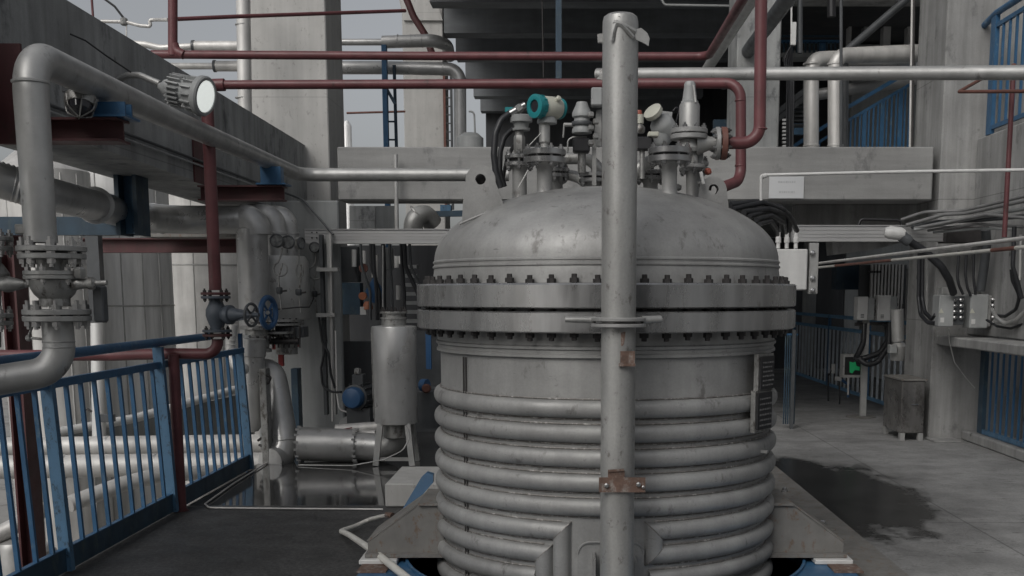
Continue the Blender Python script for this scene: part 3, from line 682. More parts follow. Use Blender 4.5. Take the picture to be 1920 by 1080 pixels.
br = MB().bar(P(1123,909,Yp-.085), P(1210,909,Yp-.085), .012, SZ(28,Yp)).build('clamp', rust, PO)
MB().bar(P(1140,889,Yp-.082), P(1171,889,Yp-.082), .016, SZ(13,Yp)).build('clamp_edge', rust, br)
MB().bar(P(1140,883,Yp-.090), P(1170,881,Yp-.090), .012, SZ(4,Yp)).build('clamp_edge', rust, br)
for x, y in ((1137,910),(1197,908)):
    MB().lathe([(.011,0),(.011,.010),(.006,.012),(.006,.02)], P(x,y,Yp-.092), (0,-1,0), 6).build('bolt', flangem, br)
MB().lathe([(.007,0),(.007,.010),(.003,.012)], P(1206,913,Yp-.092), (0,-1,0), 8).build('bolt', flangem, br)
# torn tape strips on top of the post
def strip(pts, wdt, name='tape_strip', mtl=None):
    mb = MB(); q = [Vector(p) for p in pts]; v = []
    for i, p in enumerate(q):
        d = (q[min(i+1,len(q)-1)]-q[max(i-1,0)]).normalized(); sd = d.cross(Vector((0,-1,0))).normalized()*wdt/2
        v += [p+sd, p+Vector((0,-.006,0)), p-sd]
    f = []
    for i in range(len(q)-1):
        for k in range(2): f.append((i*3+k, i*3+k+1, (i+1)*3+k+1, (i+1)*3+k))
    n = len(v); v2 = v+[p+Vector((0,.004,0)) for p in v]; f2 = f+[tuple(j+n for j in reversed(g)) for g in f]
    mb.add(v2, f2); return mb.build(name, mtl or polem, PO, 50)
Yt = Yp-RP-.004
strip([P(1158,38,Yt+.01),P(1153,48,Yt),P(1149,62,Yt),P(1147,76,Yt)], .018)
strip([P(1150,42,Yt+.006),P(1165,45,Yt),P(1178,52,Yt+.004),P(1192,60,Yt+.02)], .022)
strip([P(1166,46,Yt-.002),P(1177,58,Yt),P(1188,70,Yt+.01)], .016)
MB().prism([P(1190,56,Yp-.06),P(1202,52,Yp-.05),P(1214,62,Yp-.05),P(1218,72,Yp-.05),P(1216,86,Yp-.05),P(1206,80,Yp-.055),P(1192,74,Yp-.06)], (0,.006,0)).build('loose_flap', polem, PO)
MB().prism([P(1120,64,Yp),P(1132,62,Yp),P(1132,80,Yp),P(1121,79,Yp)], (0,.02,0)).build('side_tab', polem, PO)
MB().tube([P(1157,34,Yt+.012),P(1160,30,Yt+.01),P(1164,34,Yt+.008),P(1168,31,Yt+.012),P(1172,36,Yt+.012)], .0035, 6, .006).build('wire_twist', boltm, PO)
MB().prism([P(1118,148,Yp+.02),P(1126,140,Yp+.02),P(1135,139,Yp+.02),P(1135,150,Yp+.02)], (0,.01,0)).build('side_tab', polem, PO)

# ============================================================= BLUE BASE, KERB, HOSE
B = thing('base_frame', 'blue steel base plate with a round opening carrying the vessel brackets', 'frame', (VC.x, VC.y, .004))
mb = MB(); hv = []; ov = []; H = 1.27; NN = 64; ci = [PI/4, 3*PI/4, -PI/4, -3*PI/4]
for i in range(NN):
    t = -PI+2*PI*i/NN; d = Vector((math.cos(t), math.sin(t), 0)); k = H/max(abs(d.x), abs(d.y))
    hv.append(VC+d*1.09+Vector((0,0,.085))); ov.append(VC+d*k+Vector((0,0,.085)))
dn = Vector((0,0,-.02))
mb.add(hv+ov+[p+dn for p in hv]+[p+dn for p in ov], [(i,(i+1)%NN,(i+1)%NN+NN,i+NN) for i in range(NN)]
       +[(i+NN,(i+1)%NN+NN,(i+1)%NN+3*NN,i+3*NN) for i in range(NN)]+[(i+2*NN,i+3*NN,(i+1)%NN+3*NN,(i+1)%NN+2*NN) for i in range(NN)])
mb.build('deck_plate', bluep, B)
MB().lathe([(1.075,.0),(1.09,.0),(1.09,.098),(1.075,.098),(1.075,.0)], VC+Vector((0,0,-.0)), (0,0,1), 64).build('ring_rim', bluep, B)
for s in (-1, 1):
    MB().box(VC.x+s*(H-.03)-.03, VC.x+s*(H-.03)+.03, VC.y-H, VC.y+H, .006, .064).build('side_beam', bluep, B)
for s in (-1, 1):
    pd = MB().bbox(VC.x+s*1.20-.10, VC.x+s*1.20+.10, 5.62, 5.84, .087, .112).build('support_pad', white, B)
    MB().box(VC.x+s*1.22-.06, VC.x+s*1.22+.09, 5.45, 5.61, .0855, .094).build('rust_patch', rust, B)
tag(MB().bbox(PF(717,958).x, .9, 7.62, 8.4, .003, .17, .008).build('concrete_plinth', concl), 'low pale concrete plinth behind the left vessel bracket', 'plinth')
o = MB().prism([P(800,886,7.0),P(812,890,7.0),P(812,905,7.0),P(762,962,6.9),P(750,962,6.9),P(790,895,7.0)], (0,.06,0))
tag(o.build('blue_strut', bluep), 'slanting blue steel strut between the plinth and the left vessel bracket', 'strut')
# pale kerb strip along the right of the pit
K = thing('edge_strip', 'long pale steel edge strip running diagonally beside the pit right of the vessel', 'edging', (1.66, 6, 0))
MB().box(1.53, 1.79, 2.5, 9.2, .003, .045).build('plate', dirtpl, K)
for x, y in ((1471,921), (1543,984)):
    p = PF(x, y, .05); MB().lathe([(.028,0),(.028,.01),(.018,.012),(.018,.03),(.012,.035)], (min(1.7,max(1.6,p.x)),p.y,.045), (0,0,1), 6).build('anchor_bolt', flangem, K)
p = PF(1543,984,.05); MB().bbox(1.56, 1.68, p.y-.14, p.y+.12, .0455, .053).build('washer_plate', dirtpl, K)
# white hose on the floor
tag(MB().tube([PF(729,966,.16),PF(712,969,.12),PF(690,975,.05),PF(668,986,.03),PF(640,996,.03),PF(655,1003,.05),PF(700,1033,.11),PF(765,1085,.14),PF(810,1120,.14)], .017, 12, .03,
    radii=[.012,.013,.014,.015,.017,.018,.020,.020,.020]).build('white_hose', hosew, ang=60), 'white hose bent sharply on the dark floor left of the vessel', 'hose')
tag(MB().tube([PF(736,967,.17),PF(724,965,.17)], .018, 8, radii=[.02,.016]).build('hose_clamp', rust), 'rusty hose end fitting by the left vessel bracket', 'fitting')

# ============================================================= LEFT BLUE RAILING
def rail_x(z): return -2.70-.045*z
RL = thing('railing', 'blue painted picket railing along the left edge of the platform', 'railing', (-2.7, 7, 0))
ya, yb = 3.9, 9.35
MB().box(-2.715, -2.695, ya, yb, .012, .135).build('toe_board', bluedk, RL)
MB().bar((rail_x(.15)-.0,ya,.137), (rail_x(.15),yb,.137), .03, .006).build('toe_cap', bluep, RL)
MB().bar((rail_x(1.02),ya,1.02), (rail_x(1.02),yb,1.02), .03, .045).build('mid_rail', bluep, RL)
MB().tube([(rail_x(1.18),ya,1.17),(rail_x(1.18),8.5,1.17)], .029, 14).build('handrail', bluep, RL)
pk0 = None; k = 0
y = 4.02
posts = (4.1, 5.80, 7.42, 9.27)
while y < yb:
    if min(abs(y-q) for q in posts) > .05:
        if pk0 is None: pk0 = MB().bar((rail_x(.14),y,.14), (rail_x(1.0),y,1.0), .022, .022).build('picket', bluep, RL); py0 = y
        else: clone(pk0, RL, (0, y-py0, 0))
    y += .181
for q in posts:
    MB().bar((rail_x(0)-.0,q,.01), (rail_x(1.14),q,1.14 if q < 9 else 1.0), .062, .045).build('post', bluew, RL)
# ============================================================= RED PIPE WITH VALVE (left)
Yr = 7.55
RV = thing('red_pipe', 'dull red vertical pipe with flanged valve rising from the railing at the left', 'pipe', P(400,640,Yr))
xr = P(402,500,Yr).x; D = lambda y: P(402,y,Yr).z
MB().tube([(xr,Yr,D(544)),(xr,Yr,D(168)),(xr+.001,Yr,D(160)),(xr+.12,Yr,D(159))], .041, 20, .05).build('riser', redp, RV)
f1 = flange(RV, (xr,Yr,D(553)), (0,0,1), .098, .018, 4, redd, boltm); f2 = flange(RV, (xr,Yr,D(560)), (0,0,1), .098, .018, 4, slate, boltm)
flange(RV, (xr,Yr,D(623)), (0,0,1), .098, .018, 4, slate, boltm); flange(RV, (xr,Yr,D(631)), (0,0,1), .098, .018, 4, redd, boltm)
MB().lathe([(.040,0),(.044,.03),(.060,.07),(.072,.11),(.070,.15),(.050,.19),(.040,.22),(.040,.235)], (xr,Yr,D(622)), (0,0,1), 28).build('valve_body', slate, RV)
vdir = Vector((1,-.35,.0)).normalized(); vc = Vector((xr,Yr,D(590)))
MB().lathe([(.045,.05),(.060,.085),(.066,.09),(.066,.12),(.050,.125),(.045,.15),(.025,.20),(.018,.27),(.014,.34)], vc, vdir, 24).build('valve_bonnet', slate, RV)
for s in (-1,1): MB().bar(vc+vdir*.14+Vector((0,0,s*.04)), vc+vdir*.29+Vector((0,0,s*.016)), .014, .012).build('yoke_arm', slate, RV)
HWc = vc+vdir*.34
def handwheel(par, c, ax, r, m, rr=.010, name='handwheel'):
    a_, u_, w2 = frame_axes(ax); mb = MB(); n = 24
    ringp = [c+(u_*math.cos(2*PI*i/n)+w2*math.sin(2*PI*i/n))*r for i in range(n+1)]; mb.tube(ringp, rr, 8)
    for i in range(4):
        t = PI/4+PI/2*i; mb.tube([c, c+(u_*math.cos(t)+w2*math.sin(t))*r], rr*.7, 6)
    mb.lathe([(rr*1.8,-rr),(rr*1.8,rr*1.5)], c, a_, 10); return mb.build(name, m, par)
handwheel(RV, HWc-vdir*.06, vdir, .075, dgrey)
MB().tube([(xr,Yr,D(636)),(xr,Yr,D(664)),(P(318,664,Yr).x,Yr,D(663)),(P(200,668,Yr).x,Yr+.1,D(668)),(P(-60,668,Yr).x,Yr+.2,D(669))], .038, 20, .09).build('elbow_run', redp, RV)
xq = P(322,800,Yr-.15).x; MB().cyl((xq,Yr-.05,D(664)), (xq,Yr-.05,.002), .037, n=20).build('leg', redp, RV)
MB().lathe([(.040,0),(.040,.004),(.055,.006),(.055,.0)], (xq,Yr-.05,.0), (0,0,1), 16).build('foot_collar', redd, RV)
# ============================================================= RED PIPES OVERHEAD
RA = thing('red_pipe', 'lower of two long red pipes crossing overhead and bending down behind the safety valve', 'pipe', P(900,160,7.4))
MB().tube([Vector((xr+.121,Yr,D(159))),P(1000,157,7.45),P(1389,156,6.9),P(1389,338,6.9),P(1352,352,6.7)], .031, 18, .10, radii=[.029,.031,.032,.033,.033]).build('pipe', redp, RA, 50)
for y in (190, 312): MB().lathe([(.034,0),(.0355,.004),(.034,.008)], P(1388,y,6.9), (0,0,1), 18).build('weld_ring', redp, RA)
RB = thing('red_pipe', 'upper of two long red pipes crossing overhead and turning forward at the right', 'pipe', P(800,104,8.8))
e = P(1328,106,8.8)
MB().tube([P(284,102,8.9),P(800,105,8.85),e,e+Vector((0,-3.6,0))], .032, 18, .10).build('pipe', redp, RB, 50)
MB().tube([P(324,104,8.89),P(324,-50,8.89)], .036, 18).build('branch', redp, RB, 50)
MB().tube([P(326,82,8.89),P(330,96,8.89),P(345,103,8.88)], .036, 14, .05).build('branch_elbow', redp, RB, 50)
RC = thing('red_pipe', 'thick red pipe dropping from above and joining the outlet flange of the safety valve', 'pipe', P(1428,268,5.9))
c = P(1352,269,Ys)
MB().tube([P(1366,268,Ys),P(1424,268,Ys),P(1428,-60,Ys)], .031, 20, .085).build('pipe', redp, RC, 50)
flange(RC, P(1351,269,Ys), (1,0,0), .082, .03, 8, brownp, boltm, both=False)
MB().lathe([(.033,0),(.035,.004),(.033,.008)], P(1426,243,Ys), (0,0,1), 18).build('weld_ring', redp, RC)
pipe('grey_pipe', 'long dull grey pipe running across the upper right in front of the bay', 'pipe', [P(1120,139,8.9),P(1530,138,8.0),P(1960,136,7.1)], .046, greyp, n=24)
pipe('grey_pipe', 'dim grey pipe running overhead beside the upper red pipe bend', 'pipe', [Vector((1.66,13.4,4.10)),Vector((1.66,5.5,4.10))], .062, greyp, n=20)
pipe('grey_pipe', 'second dim pipe under the ceiling left of the upper right bay', 'pipe', [Vector((2.02,14.5,4.15)),Vector((2.02,8.0,4.15))], .075, dgrey, n=20)
# ============================================================= MAIN GREY PIPE LEFT
XM = -2.354; ZM = 2.54; YM = 5.0
MP = thing('grey_pipe', 'thick grey pipe rising at the far left then running back along the beam', 'pipe', (XM, YM, .9))
zr = lambda y: P(95,y,YM).z
MB().tube([(XM,YM,zr(444)),(XM,YM,ZM),(XM,7.0,ZM-.01),(XM,9.95,ZM+.0),(-.5,9.95,ZM+.0)], .07, 32, .155, radii=[.068,.074,.064,.058,.056], seg=10).build('upper_run', greyp, MP, 50)
MB().lathe([(.072,0),(.079,.004),(.079,.012),(.072,.016)], (XM+.0,YM,zr(158)), (0,0,1), 32).build('joint_band', greyp, MP)
MB().lathe([(.0655,0),(.068,.004),(.0655,.008)], (XM,6.35,ZM-.006), (0,1,0), 28).build('weld_ring', greyp, MP)
xb = P(105,560,YM).x
MB().tube([(xb,YM,zr(602)),(xb,YM,zr(694)),(xb-.42,YM-.18,zr(722))], .068, 28, .13, seg=10).build('lower_run', greyp, MP, 50)
for y in (642, 652): MB().lathe([(.069,0),(.0715,.003),(.069,.006)], (xb,YM,zr(y)), (0,0,1), 28).build('weld_ring', greyp, MP)
MB().cyl((XM,YM,zr(455)), (XM,YM,zr(440)), .071, n=28).build('weld_neck', greyp, MP)
PYX = 530
# flanged check valve stack
CK = thing('check_valve', 'stack of bolted stainless flanges and bulging valve body on the far left riser', 'valve', (xb, YM, zr(610)))
xv = P(100,520,YM).x
flange(CK, (xv,YM,zr(472)), (0,0,1), .148, .024, 8, polem, flangem, br=.020)
flange(CK, (xv,YM,zr(486)), (0,0,1), .143, .024, 8, polem, flangem, br=.020)
MB().cyl((xv,YM,zr(474)), (xv,YM,zr(473)), .12, n=28).build('gasket', blackv, CK)
MB().lathe([(.072,zr(512)-1),(.062,zr(500)-1),(.068,zr(487)-1)], (xv,YM,1), (0,0,1), 28).build('neck', polem, CK)
flange(CK, (xv,YM,zr(516)), (0,0,1), .125, .019, 6, polem, flangem, br=.015)
flange(CK, (xv,YM,zr(524)), (0,0,1), .125, .018, 6, polem, flangem, br=.013)
MB().lathe([(.066,zr(574)-1),(.066,zr(560)-1),(.085,zr(552)-1),(.100,zr(540)-1),(.105,zr(525)-1)], (xv,YM,1), (0,0,1), 36).build('body', dirtyst, CK)
flange(CK, (xb,YM,zr(590)), (0,0,1), .145, .024, 8, polem, flangem, br=.020)
flange(CK, (xb,YM,zr(602)), (0,0,1), .145, .024, 8, polem, flangem, br=.020)
MB().cyl((xb,YM,zr(592)), (xb,YM,zr(589)), .12, n=28).build('gasket', blackv, CK)
MB().lathe([(.028,0),(.022,.04),(.022,.06),(.028,.07),(.028,.09),(.012,.10),(.012,.15)], P(138,533,YM-.02), (1,0,.05), 12).build('side_stem', dirtyst, CK)
MB().lathe([(.02,0),(.028,.01),(.028,.04),(.018,.05)], P(150,522,YM-.04), (0,0,1), 6).build('side_nut', dirtyst, CK)
MB().bbox(P(168,0,YM).x, P(187,0,YM).x, YM+.02, YM+.08, zr(604), zr(536), .006).build('side_box', dgrey, CK)
MB().tube([P(45,424,YM),P(46,445,YM),P(49,490,YM),P(52,512,YM)], .004, 6).build('tie_rod', dirtyst, CK)
MB().bbox(P(42,0,YM).x, P(72,0,YM).x, YM-.04, YM+.04, zr(440), zr(421), .004).build('bracket', dirtyst, CK)
MB().tube([P(61,612,YM),P(52,633,YM),P(80,636,YM)], .006, 8, .01).build('lever', dirtyst, CK)
MB().lathe([(.006,0),(.014,.006),(.014,.02),(.006,.026)], P(48,634,YM), (1,0,0), 10).build('lever_knob', dirtyst, CK)
# neighbouring valve cut by the frame edge
NV = thing('flanged_valve', 'flanged valve cut off by the left edge beside the riser', 'valve', P(-10,620,5.0))
for y in (452, 470, 596, 610):
    flange(NV, P(-18,y,5.0), (0,0,1), .095, .020, 6, polem, flangem, br=.016)
MB().cyl(P(-18,432,5.0), P(-18,650,5.0), .045, n=20).build('body', dirtyst, NV)
MB().lathe([(.07,0),(.075,.04),(.05,.08),(.03,.10)], P(-14,530,5.0), (0,0,1), 20).build('bonnet', dirtyst, NV)
MB().lathe([(.012,0),(.034,.08),(.036,.10),(.012,.19),(.012,.21)], P(-25,533,4.96), (1,0,0), 16).build('actuator_nose', dirtyst, NV)
# ============================================================= PIPE SUPPORTS ON LEFT BEAM
def ibeam(x0, x1, y, z0, z1, w_=.12, tf=.012):
    mb = MB(); mb.box(x0, x1, y-w_/2, y+w_/2, z0, z0+tf); mb.box(x0, x1, y-w_/2, y+w_/2, z1-tf, z1); mb.box(x0, x1, y-.006, y+.006, z0+tf, z1-tf); return mb
Y1_ = 5.75; PYX = 240
PS = thing('pipe_support', 'red steel bracket with blue saddle holding the thick grey pipe near the far left', 'pipe support', (-2.5, Y1_, 2.2))
ibeam(-2.895, P(232,0,Y1_).x, Y1_, P(0,268,Y1_).z, P(0,224,Y1_).z, .16).build('bracket_beam', redd, PS)
MB().box(P(172,0,Y1_).x+.02, P(243,0,Y1_).x, Y1_-.05, Y1_-.035, P(0,222,Y1_).z, ZM-.085).build('saddle_web', bluep, PS)
MB().box(P(172,0,Y1_).x+.02, P(243,0,Y1_).x, Y1_+.035, Y1_+.05, P(0,222,Y1_).z, ZM-.085).build('saddle_web', bluep, PS)
MB().box(P(158,0,Y1_).x, P(250,0,Y1_).x+.0, Y1_-.10, Y1_+.10, P(0,224,Y1_).z+.001, P(0,221,Y1_).z+.004).build('saddle_plate', bluep, PS)
HC = thing('steel_column', 'dark red steel column against the beam at the far left edge', 'column', (-2.84, 5.4, 1))
MB().box(-2.88, -2.86, 5.25, 5.66, P(0,262,5.5).z, P(0,68,5.5).z).build('web', redd, HC)
MB().box(-2.895, -2.70, 5.24, 5.258, P(0,262,5.5).z, P(0,68,5.5).z).build('flange', redd, HC)
MB().box(-2.895, -2.70, 5.650, 5.668, P(0,262,5.5).z, P(0,68,5.5).z).build('flange', redd, HC)
Y2_ = 8.9; PYX = 350
PS = thing('pipe_support', 'red steel bracket with blue saddle where the grey pipe turns toward the vessel', 'pipe support', (-2.5, Y2_, 2.2))
ibeam(-2.895, P(533,0,Y2_).x, Y2_, P(0,377,Y2_).z, P(0,349,Y2_).z, .16).build('bracket_beam', redd, PS)
MB().box(P(492,0,Y2_).x, P(530,0,Y2_).x, Y2_-.05, Y2_+.05, P(0,346,Y2_).z, ZM-.05).build('saddle_web', bluep, PS)
MB().box(P(486,0,Y2_).x, P(541,0,Y2_).x, Y2_-.1, Y2_+.1, P(0,348,Y2_).z, P(0,345,Y2_).z).build('saddle_plate', bluep, PS)
MB().box(-2.897, -2.885, 8.75, 9.3, 2.36, 2.8).build('wall_plate', redd, PS)
pipe('conduit', 'thin dark conduit fixed along the side of the left concrete beam', 'conduit', [Vector((-2.875,4.0,2.55)),Vector((-2.875,11.6,2.52)),Vector((-2.6,11.1,2.42)),P(625,440,10.95)], .011, dgrey, .2, n=8)
pipe('conduit', 'thin pale conduit just below the dark one on the left concrete beam', 'conduit', [Vector((-2.872,4.0,2.512)),Vector((-2.872,11.4,2.485))], .008, greyen, n=8)
pipe('cable', 'slack thin black cable strung from the left beam to the flood lamp', 'cable', [P(132,64,6.6),P(160,76,6.7),P(200,105,6.9),P(245,135,7.15)], .005, rubber, n=6)
# flood lamp
FL = thing('flood_lamp', 'round finned flood lamp with a lit face on a curved arm by the left beam', 'lamp', P(340,190,7.0))
MB().tube([P(222,150,7.3),P(240,141,7.25),P(262,141,7.2),P(300,157,7.15)], .020, 12, .08).build('arm', greyp, FL, 50)
ax = Vector((1,-.26,-.24)).normalized(); c = P(312,165,7.1)
MB().lathe([(.022,-.05),(.03,-.03),(.05,-.01),(.062,.02),(.062,.05)], c, ax, 28).build('gear_box', greyen, FL)
fb = MB().lathe([(.066,.045),(.075,.06),(.078,.13),(.080,.135),(.088,.20),(.098,.235)], c, ax, 32).build('body', greyen, FL)
a_, u_, w2 = frame_axes(ax); fin0 = None
for i in range(20):
    t = 2*PI*i/20; d = u_*math.cos(t)+w2*math.sin(t); s_ = a_.cross(d)
    MB().obox(c+ax*.09+d*.088, ax*.045, d*.014, s_*.004).build('cooling_fin', greyen, fb)
for i in range(14):
    t = 2*PI*i/14; d = u_*math.cos(t)+w2*math.sin(t); s_ = a_.cross(d)
    MB().obox(c+ax*.19+d*.095, ax*.035, d*.012, s_*.003).build('cooling_fin', greyen, fb)
MB().lathe([(.090,.235),(.118,.24),(.122,.25),(.122,.275),(.114,.285),(.098,.285),(.098,.272)], c, ax, 40).build('bezel', greyen, FL)
MB().lathe([(.0965,.268),(.095,.280),(.05,.286),(.001,.287)], c, ax, 40).build('lit_glass', lampg, FL)
MB().bar(c+ax*.02+Vector((0,.0,-.06)), c+ax*.24+Vector((0,0,-.13)), .02, .012).build('yoke', greyen, FL)
# bulkhead lamp behind riser
BL = thing('bulkhead_lamp', 'small caged bulkhead lamp behind the top of the left riser', 'lamp', P(148,200,5.6))
c = P(148,182,5.6)
MB().lathe([(.075,0),(.078,.02),(.070,.05)], c+Vector((0,.02,.0)), (0.1,-.5,-1), 24).build('reflector', dirtyst, BL)
MB().lathe([(.064,.045),(.055,.08),(.03,.10),(.001,.105)], c+Vector((0,.02,.0)), (.1,-.5,-1), 24).build('glass', glassd, BL)
for i in range(3):
    a2, u2, w3 = frame_axes((.1,-.5,-1)); t = PI*i/3; d = u2*math.cos(t)+w3*math.sin(t); cc = c+Vector((0,.02,0))
    MB().tube([cc+d*.078+a2*.02, cc+d*.065+a2*.08, cc+a2*.115, cc-d*.065+a2*.08, cc-d*.078+a2*.02], .004, 6, .03).build('guard_wire', dirtyst, BL)
MB().bbox(c.x-.075, c.x+.0, c.y-.02, c.y+.05, c.z+.02, c.z+.11).build('housing', dgrey, BL)
# ============================================================= STEEL BELOW LEFT BEAM
PYX = 400
pipe_y = 7.4
o = MB().box(P(-80,0,8.7).x, P(262,0,8.7).x, 8.66, 8.78, P(0,441,8.7).z, P(0,407,8.7).z)
tag(o.build('steel_beam', bluedk), 'dark blue steel beam crossing behind the left riser', 'steel beam')
HG = thing('steel_hanger', 'short worn dark blue steel hanger under the left concrete beam', 'hanger', P(246,441,8.5))
MB().box(P(226,0,8.5).x, P(234,0,8.5).x, 8.4, 8.65, P(0,442,8.5).z, 2.465).build('flange', bluedk, HG)
MB().box(P(234.3,0,8.5).x, P(259.7,0,8.5).x, 8.5, 8.52, P(0,438,8.5).z, 2.465).build('web', bluew, HG)
MB().box(P(260,0,8.5).x, P(267,0,8.5).x, 8.4, 8.65, P(0,442,8.5).z, 2.465).build('flange', bluedk, HG)
ib = ibeam(P(150,0,11).x, P(457,0,11).x, 11, P(0,474,11).z, P(0,447,11).z, .15)
tag(ib.build('steel_beam', redd), 'dark red steel beam in front of the white tanks', 'steel beam')
tag(ibeam(P(-100,0,9).x, P(62,0,9).x, 9, P(0,478,9).z, P(0,441,9).z, .15).build('steel_beam', redd), 'short red steel beam at the far left behind the riser flanges', 'steel beam')
q = thing('steel_column', 'dull red steel column standing behind the railing at the far left', 'column', P(15,700,8.8)-Vector((0,0,5)))
for a_x in (4, 28): MB().box(P(a_x,0,8.8).x, P(a_x+4,0,8.8).x, 8.7, 8.9, -4.6, P(0,478,8.8).z).build('flange', redd, q)
MB().box(P(6,0,8.8).x, P(30,0,8.8).x, 8.79, 8.81, -4.6, P(0,478,8.8).z).build('web', redd, q)
tag(MB().box(P(165,0,10.5).x, P(189,0,10.5).x, 10.4, 10.5, P(0,605,10.5).z, P(0,440,10.5).z).build('steel_stub', dgrey), 'dark vertical channel behind the right side of the riser flanges', 'channel')
PYX = 560
# insulated big pipe
IP = thing('insulated_pipe', 'large insulated pipe sweeping from the far left into silver elbows by the gauges', 'pipe', P(300,410,8.5))
MB().tube([P(-90,312,6.6),P(60,356,6.8),P(150,378,7.6),P(270,408,9.6),P(330,412,10.0),P(460,412,10.2)], .10, 28, .3, radii=[.105,.105,.105,.125,.125,.125]).build('cladding', clad, IP, 50)
for i in range(9):
    a = P(-20+i*9.5, 331+i*2.9, 6.72+.01*i); MB().lathe([(.104,-.012),(.110,0),(.104,.012)], a, P(150,378,7.6)-P(60,356,6.8) if i > 7 else P(60,356,6.8)-P(-90,312,6.6), 28).build('corrugation', clad, IP)
for x, y, Y, dr in ((178,384,7.95,Vector((-.4,1,-.1))), (285,409,9.75,Vector((.5,.8,0))), (300,411,9.9,Vector((.8,.5,0)))):
    MB().lathe([(.118,0),(.131,.005),(.131,.03),(.118,.035)], P(x,y,Y), dr, 28).build('joint_band', clad, IP)
MB().tube([P(455,412,10.2),P(478,412,10.2),P(480,440,10.2)], .14, 28, .12).build('elbow', clad, IP, 50)
MB().lathe([(.14,0),(.142,.0),(.142,1.02),(.10,1.05)], P(480,640,10.2), (0,0,1), 32).build('silver_drum', clad, IP)
MB().box(P(285,0,10.6).x, P(470,0,10.6).x, 10.4, 10.8, P(0,446,10.6).z, P(0,424,10.6).z).build('support_channel', dirtpl, IP)
for i, (x, r_) in enumerate(((517,.11),(541,.10))):
    o = thing('insulated_pipe', ['silver clad pipe elbow dropping just right of the large silver drum','silver clad pipe elbow dropping behind the middle pressure gauge'][i], 'pipe', P(x,600,10.5+.2*i))
    MB().tube([P(470,405,10.6+.3*i),P(x-5,405,10.6+.3*i),P(x,440,10.6+.3*i),P(x,600,10.6+.3*i)], r_, 24, .12).build('cladding', clad, o, 50)
    MB().lathe([(r_,0),(r_+.006,.003),(r_+.006,.02),(r_,.024)], P(x,440,10.6+.3*i), (0,0,1), 24).build('joint_band', clad, o)
o = thing('insulated_drum', 'broad grey clad drum with flanges under the pressure gauges', 'drum', P(520,600,10.4))
MB().lathe([(.30,0),(.305,.01),(.305,.55),(.27,.60)], P(522,598,10.72), (0,0,1), 32).build('cladding', greyp, o)
for y in (600, 607, 622): MB().disc(P(514,y+3,10.25), (0,0,1), .27, .022, 32).build('flange', dirtyst, o)
rr = random.Random(5)
for i in range(9):
    x = 460+i*12; MB().lathe([(.016,0),(.016,.05),(.009,.05),(.009,.09)], P(x,615,10.16+.0*i), (0,0,1), 6).build('bolt', boltm, o)
MB().bbox(P(520,0,10.2).x, P(572,0,10.2).x, 10.1, 10.3, P(0,632,10.2).z, P(0,612,10.2).z).build('bracket', dgrey, o)
# control valve cluster below
o = thing('gate_valve', 'dark flanged gate valve with a blue handwheel facing the camera below the silver drum', 'valve', P(480,665,9.9))
MB().lathe([(.13,0),(.13,.03),(.11,.035),(.11,.12),(.12,.125),(.12,.15),(.10,.155),(.10,.2),(.14,.205),(.14,.235)], P(482,660,9.95), (0,0,1), 28).build('body', dirtyst, o)
MB().cyl(P(500,590,9.8), P(502,586,9.45), .018).build('stem', dirtyst, o)
a_, u_, w2 = frame_axes((.97,-.24,0)); c = P(503,586,9.5)
wring = [c+(u_*math.cos(2*PI*i/28)+w2*math.sin(2*PI*i/28))*.128 for i in range(29)]
mb = MB().tube(wring, .024, 10)
for i in range(4): t = PI/4+PI/2*i; mb.tube([c, c+(u_*math.cos(t)+w2*math.sin(t))*.125], .011, 8)
mb.lathe([(.03,-.02),(.03,.02)], c, a_, 12); mb.build('handwheel', bluebr, o)
for i in range(10):
    t = 2*PI*i/10; MB().lathe([(.014,0),(.014,.05)], P(482,640,9.95)+Vector((math.cos(t)*.115, math.sin(t)*.115, 0)), (0,0,1), 6).build('bolt', boltm, o)
MB().bbox(P(448,0,9.8).x, P(468,0,9.8).x, 9.74, 9.8, P(0,652,9.8).z, P(0,628,9.8).z).build('tag_box', greyen, o)
for x, y0, y1, k in ((523,640,686,0), (553,637,650,1), (512,645,655,2)):
    tag(MB().box(P(x,0,10.3).x-.022, P(x,0,10.3).x+.022, 10.28, 10.33, P(0,y1,10.3).z, P(0,y0,10.3).z).build('red_fitting', mat('red_fit%d' % k, (.33,.05,.05), 0, .5)),
        ['tall red painted spool piece behind the flanged gate valve','small red block at the right end of the gate valve cluster','small red block left of the tall red spool piece'][k], 'fitting')
o = thing('dark_valve_body', 'dark flanged valve block with studs right under the broad clad drum', 'valve', P(535,660,10.2))
MB().lathe([(.10,0),(.10,.16),(.17,.165),(.17,.19),(.10,.195),(.10,.26)], P(538,664,10.25), (0,0,1), 28).build('body', dirtyst, o)
MB().cyl(P(500,640,10.1), P(560,640,10.1), .03).build('spindle', boltm, o)
for k in range(6): MB().cyl(P(512+k*10,652,10.08), P(512+k*10,612,10.08), .008, n=6).build('stud', boltm, o)
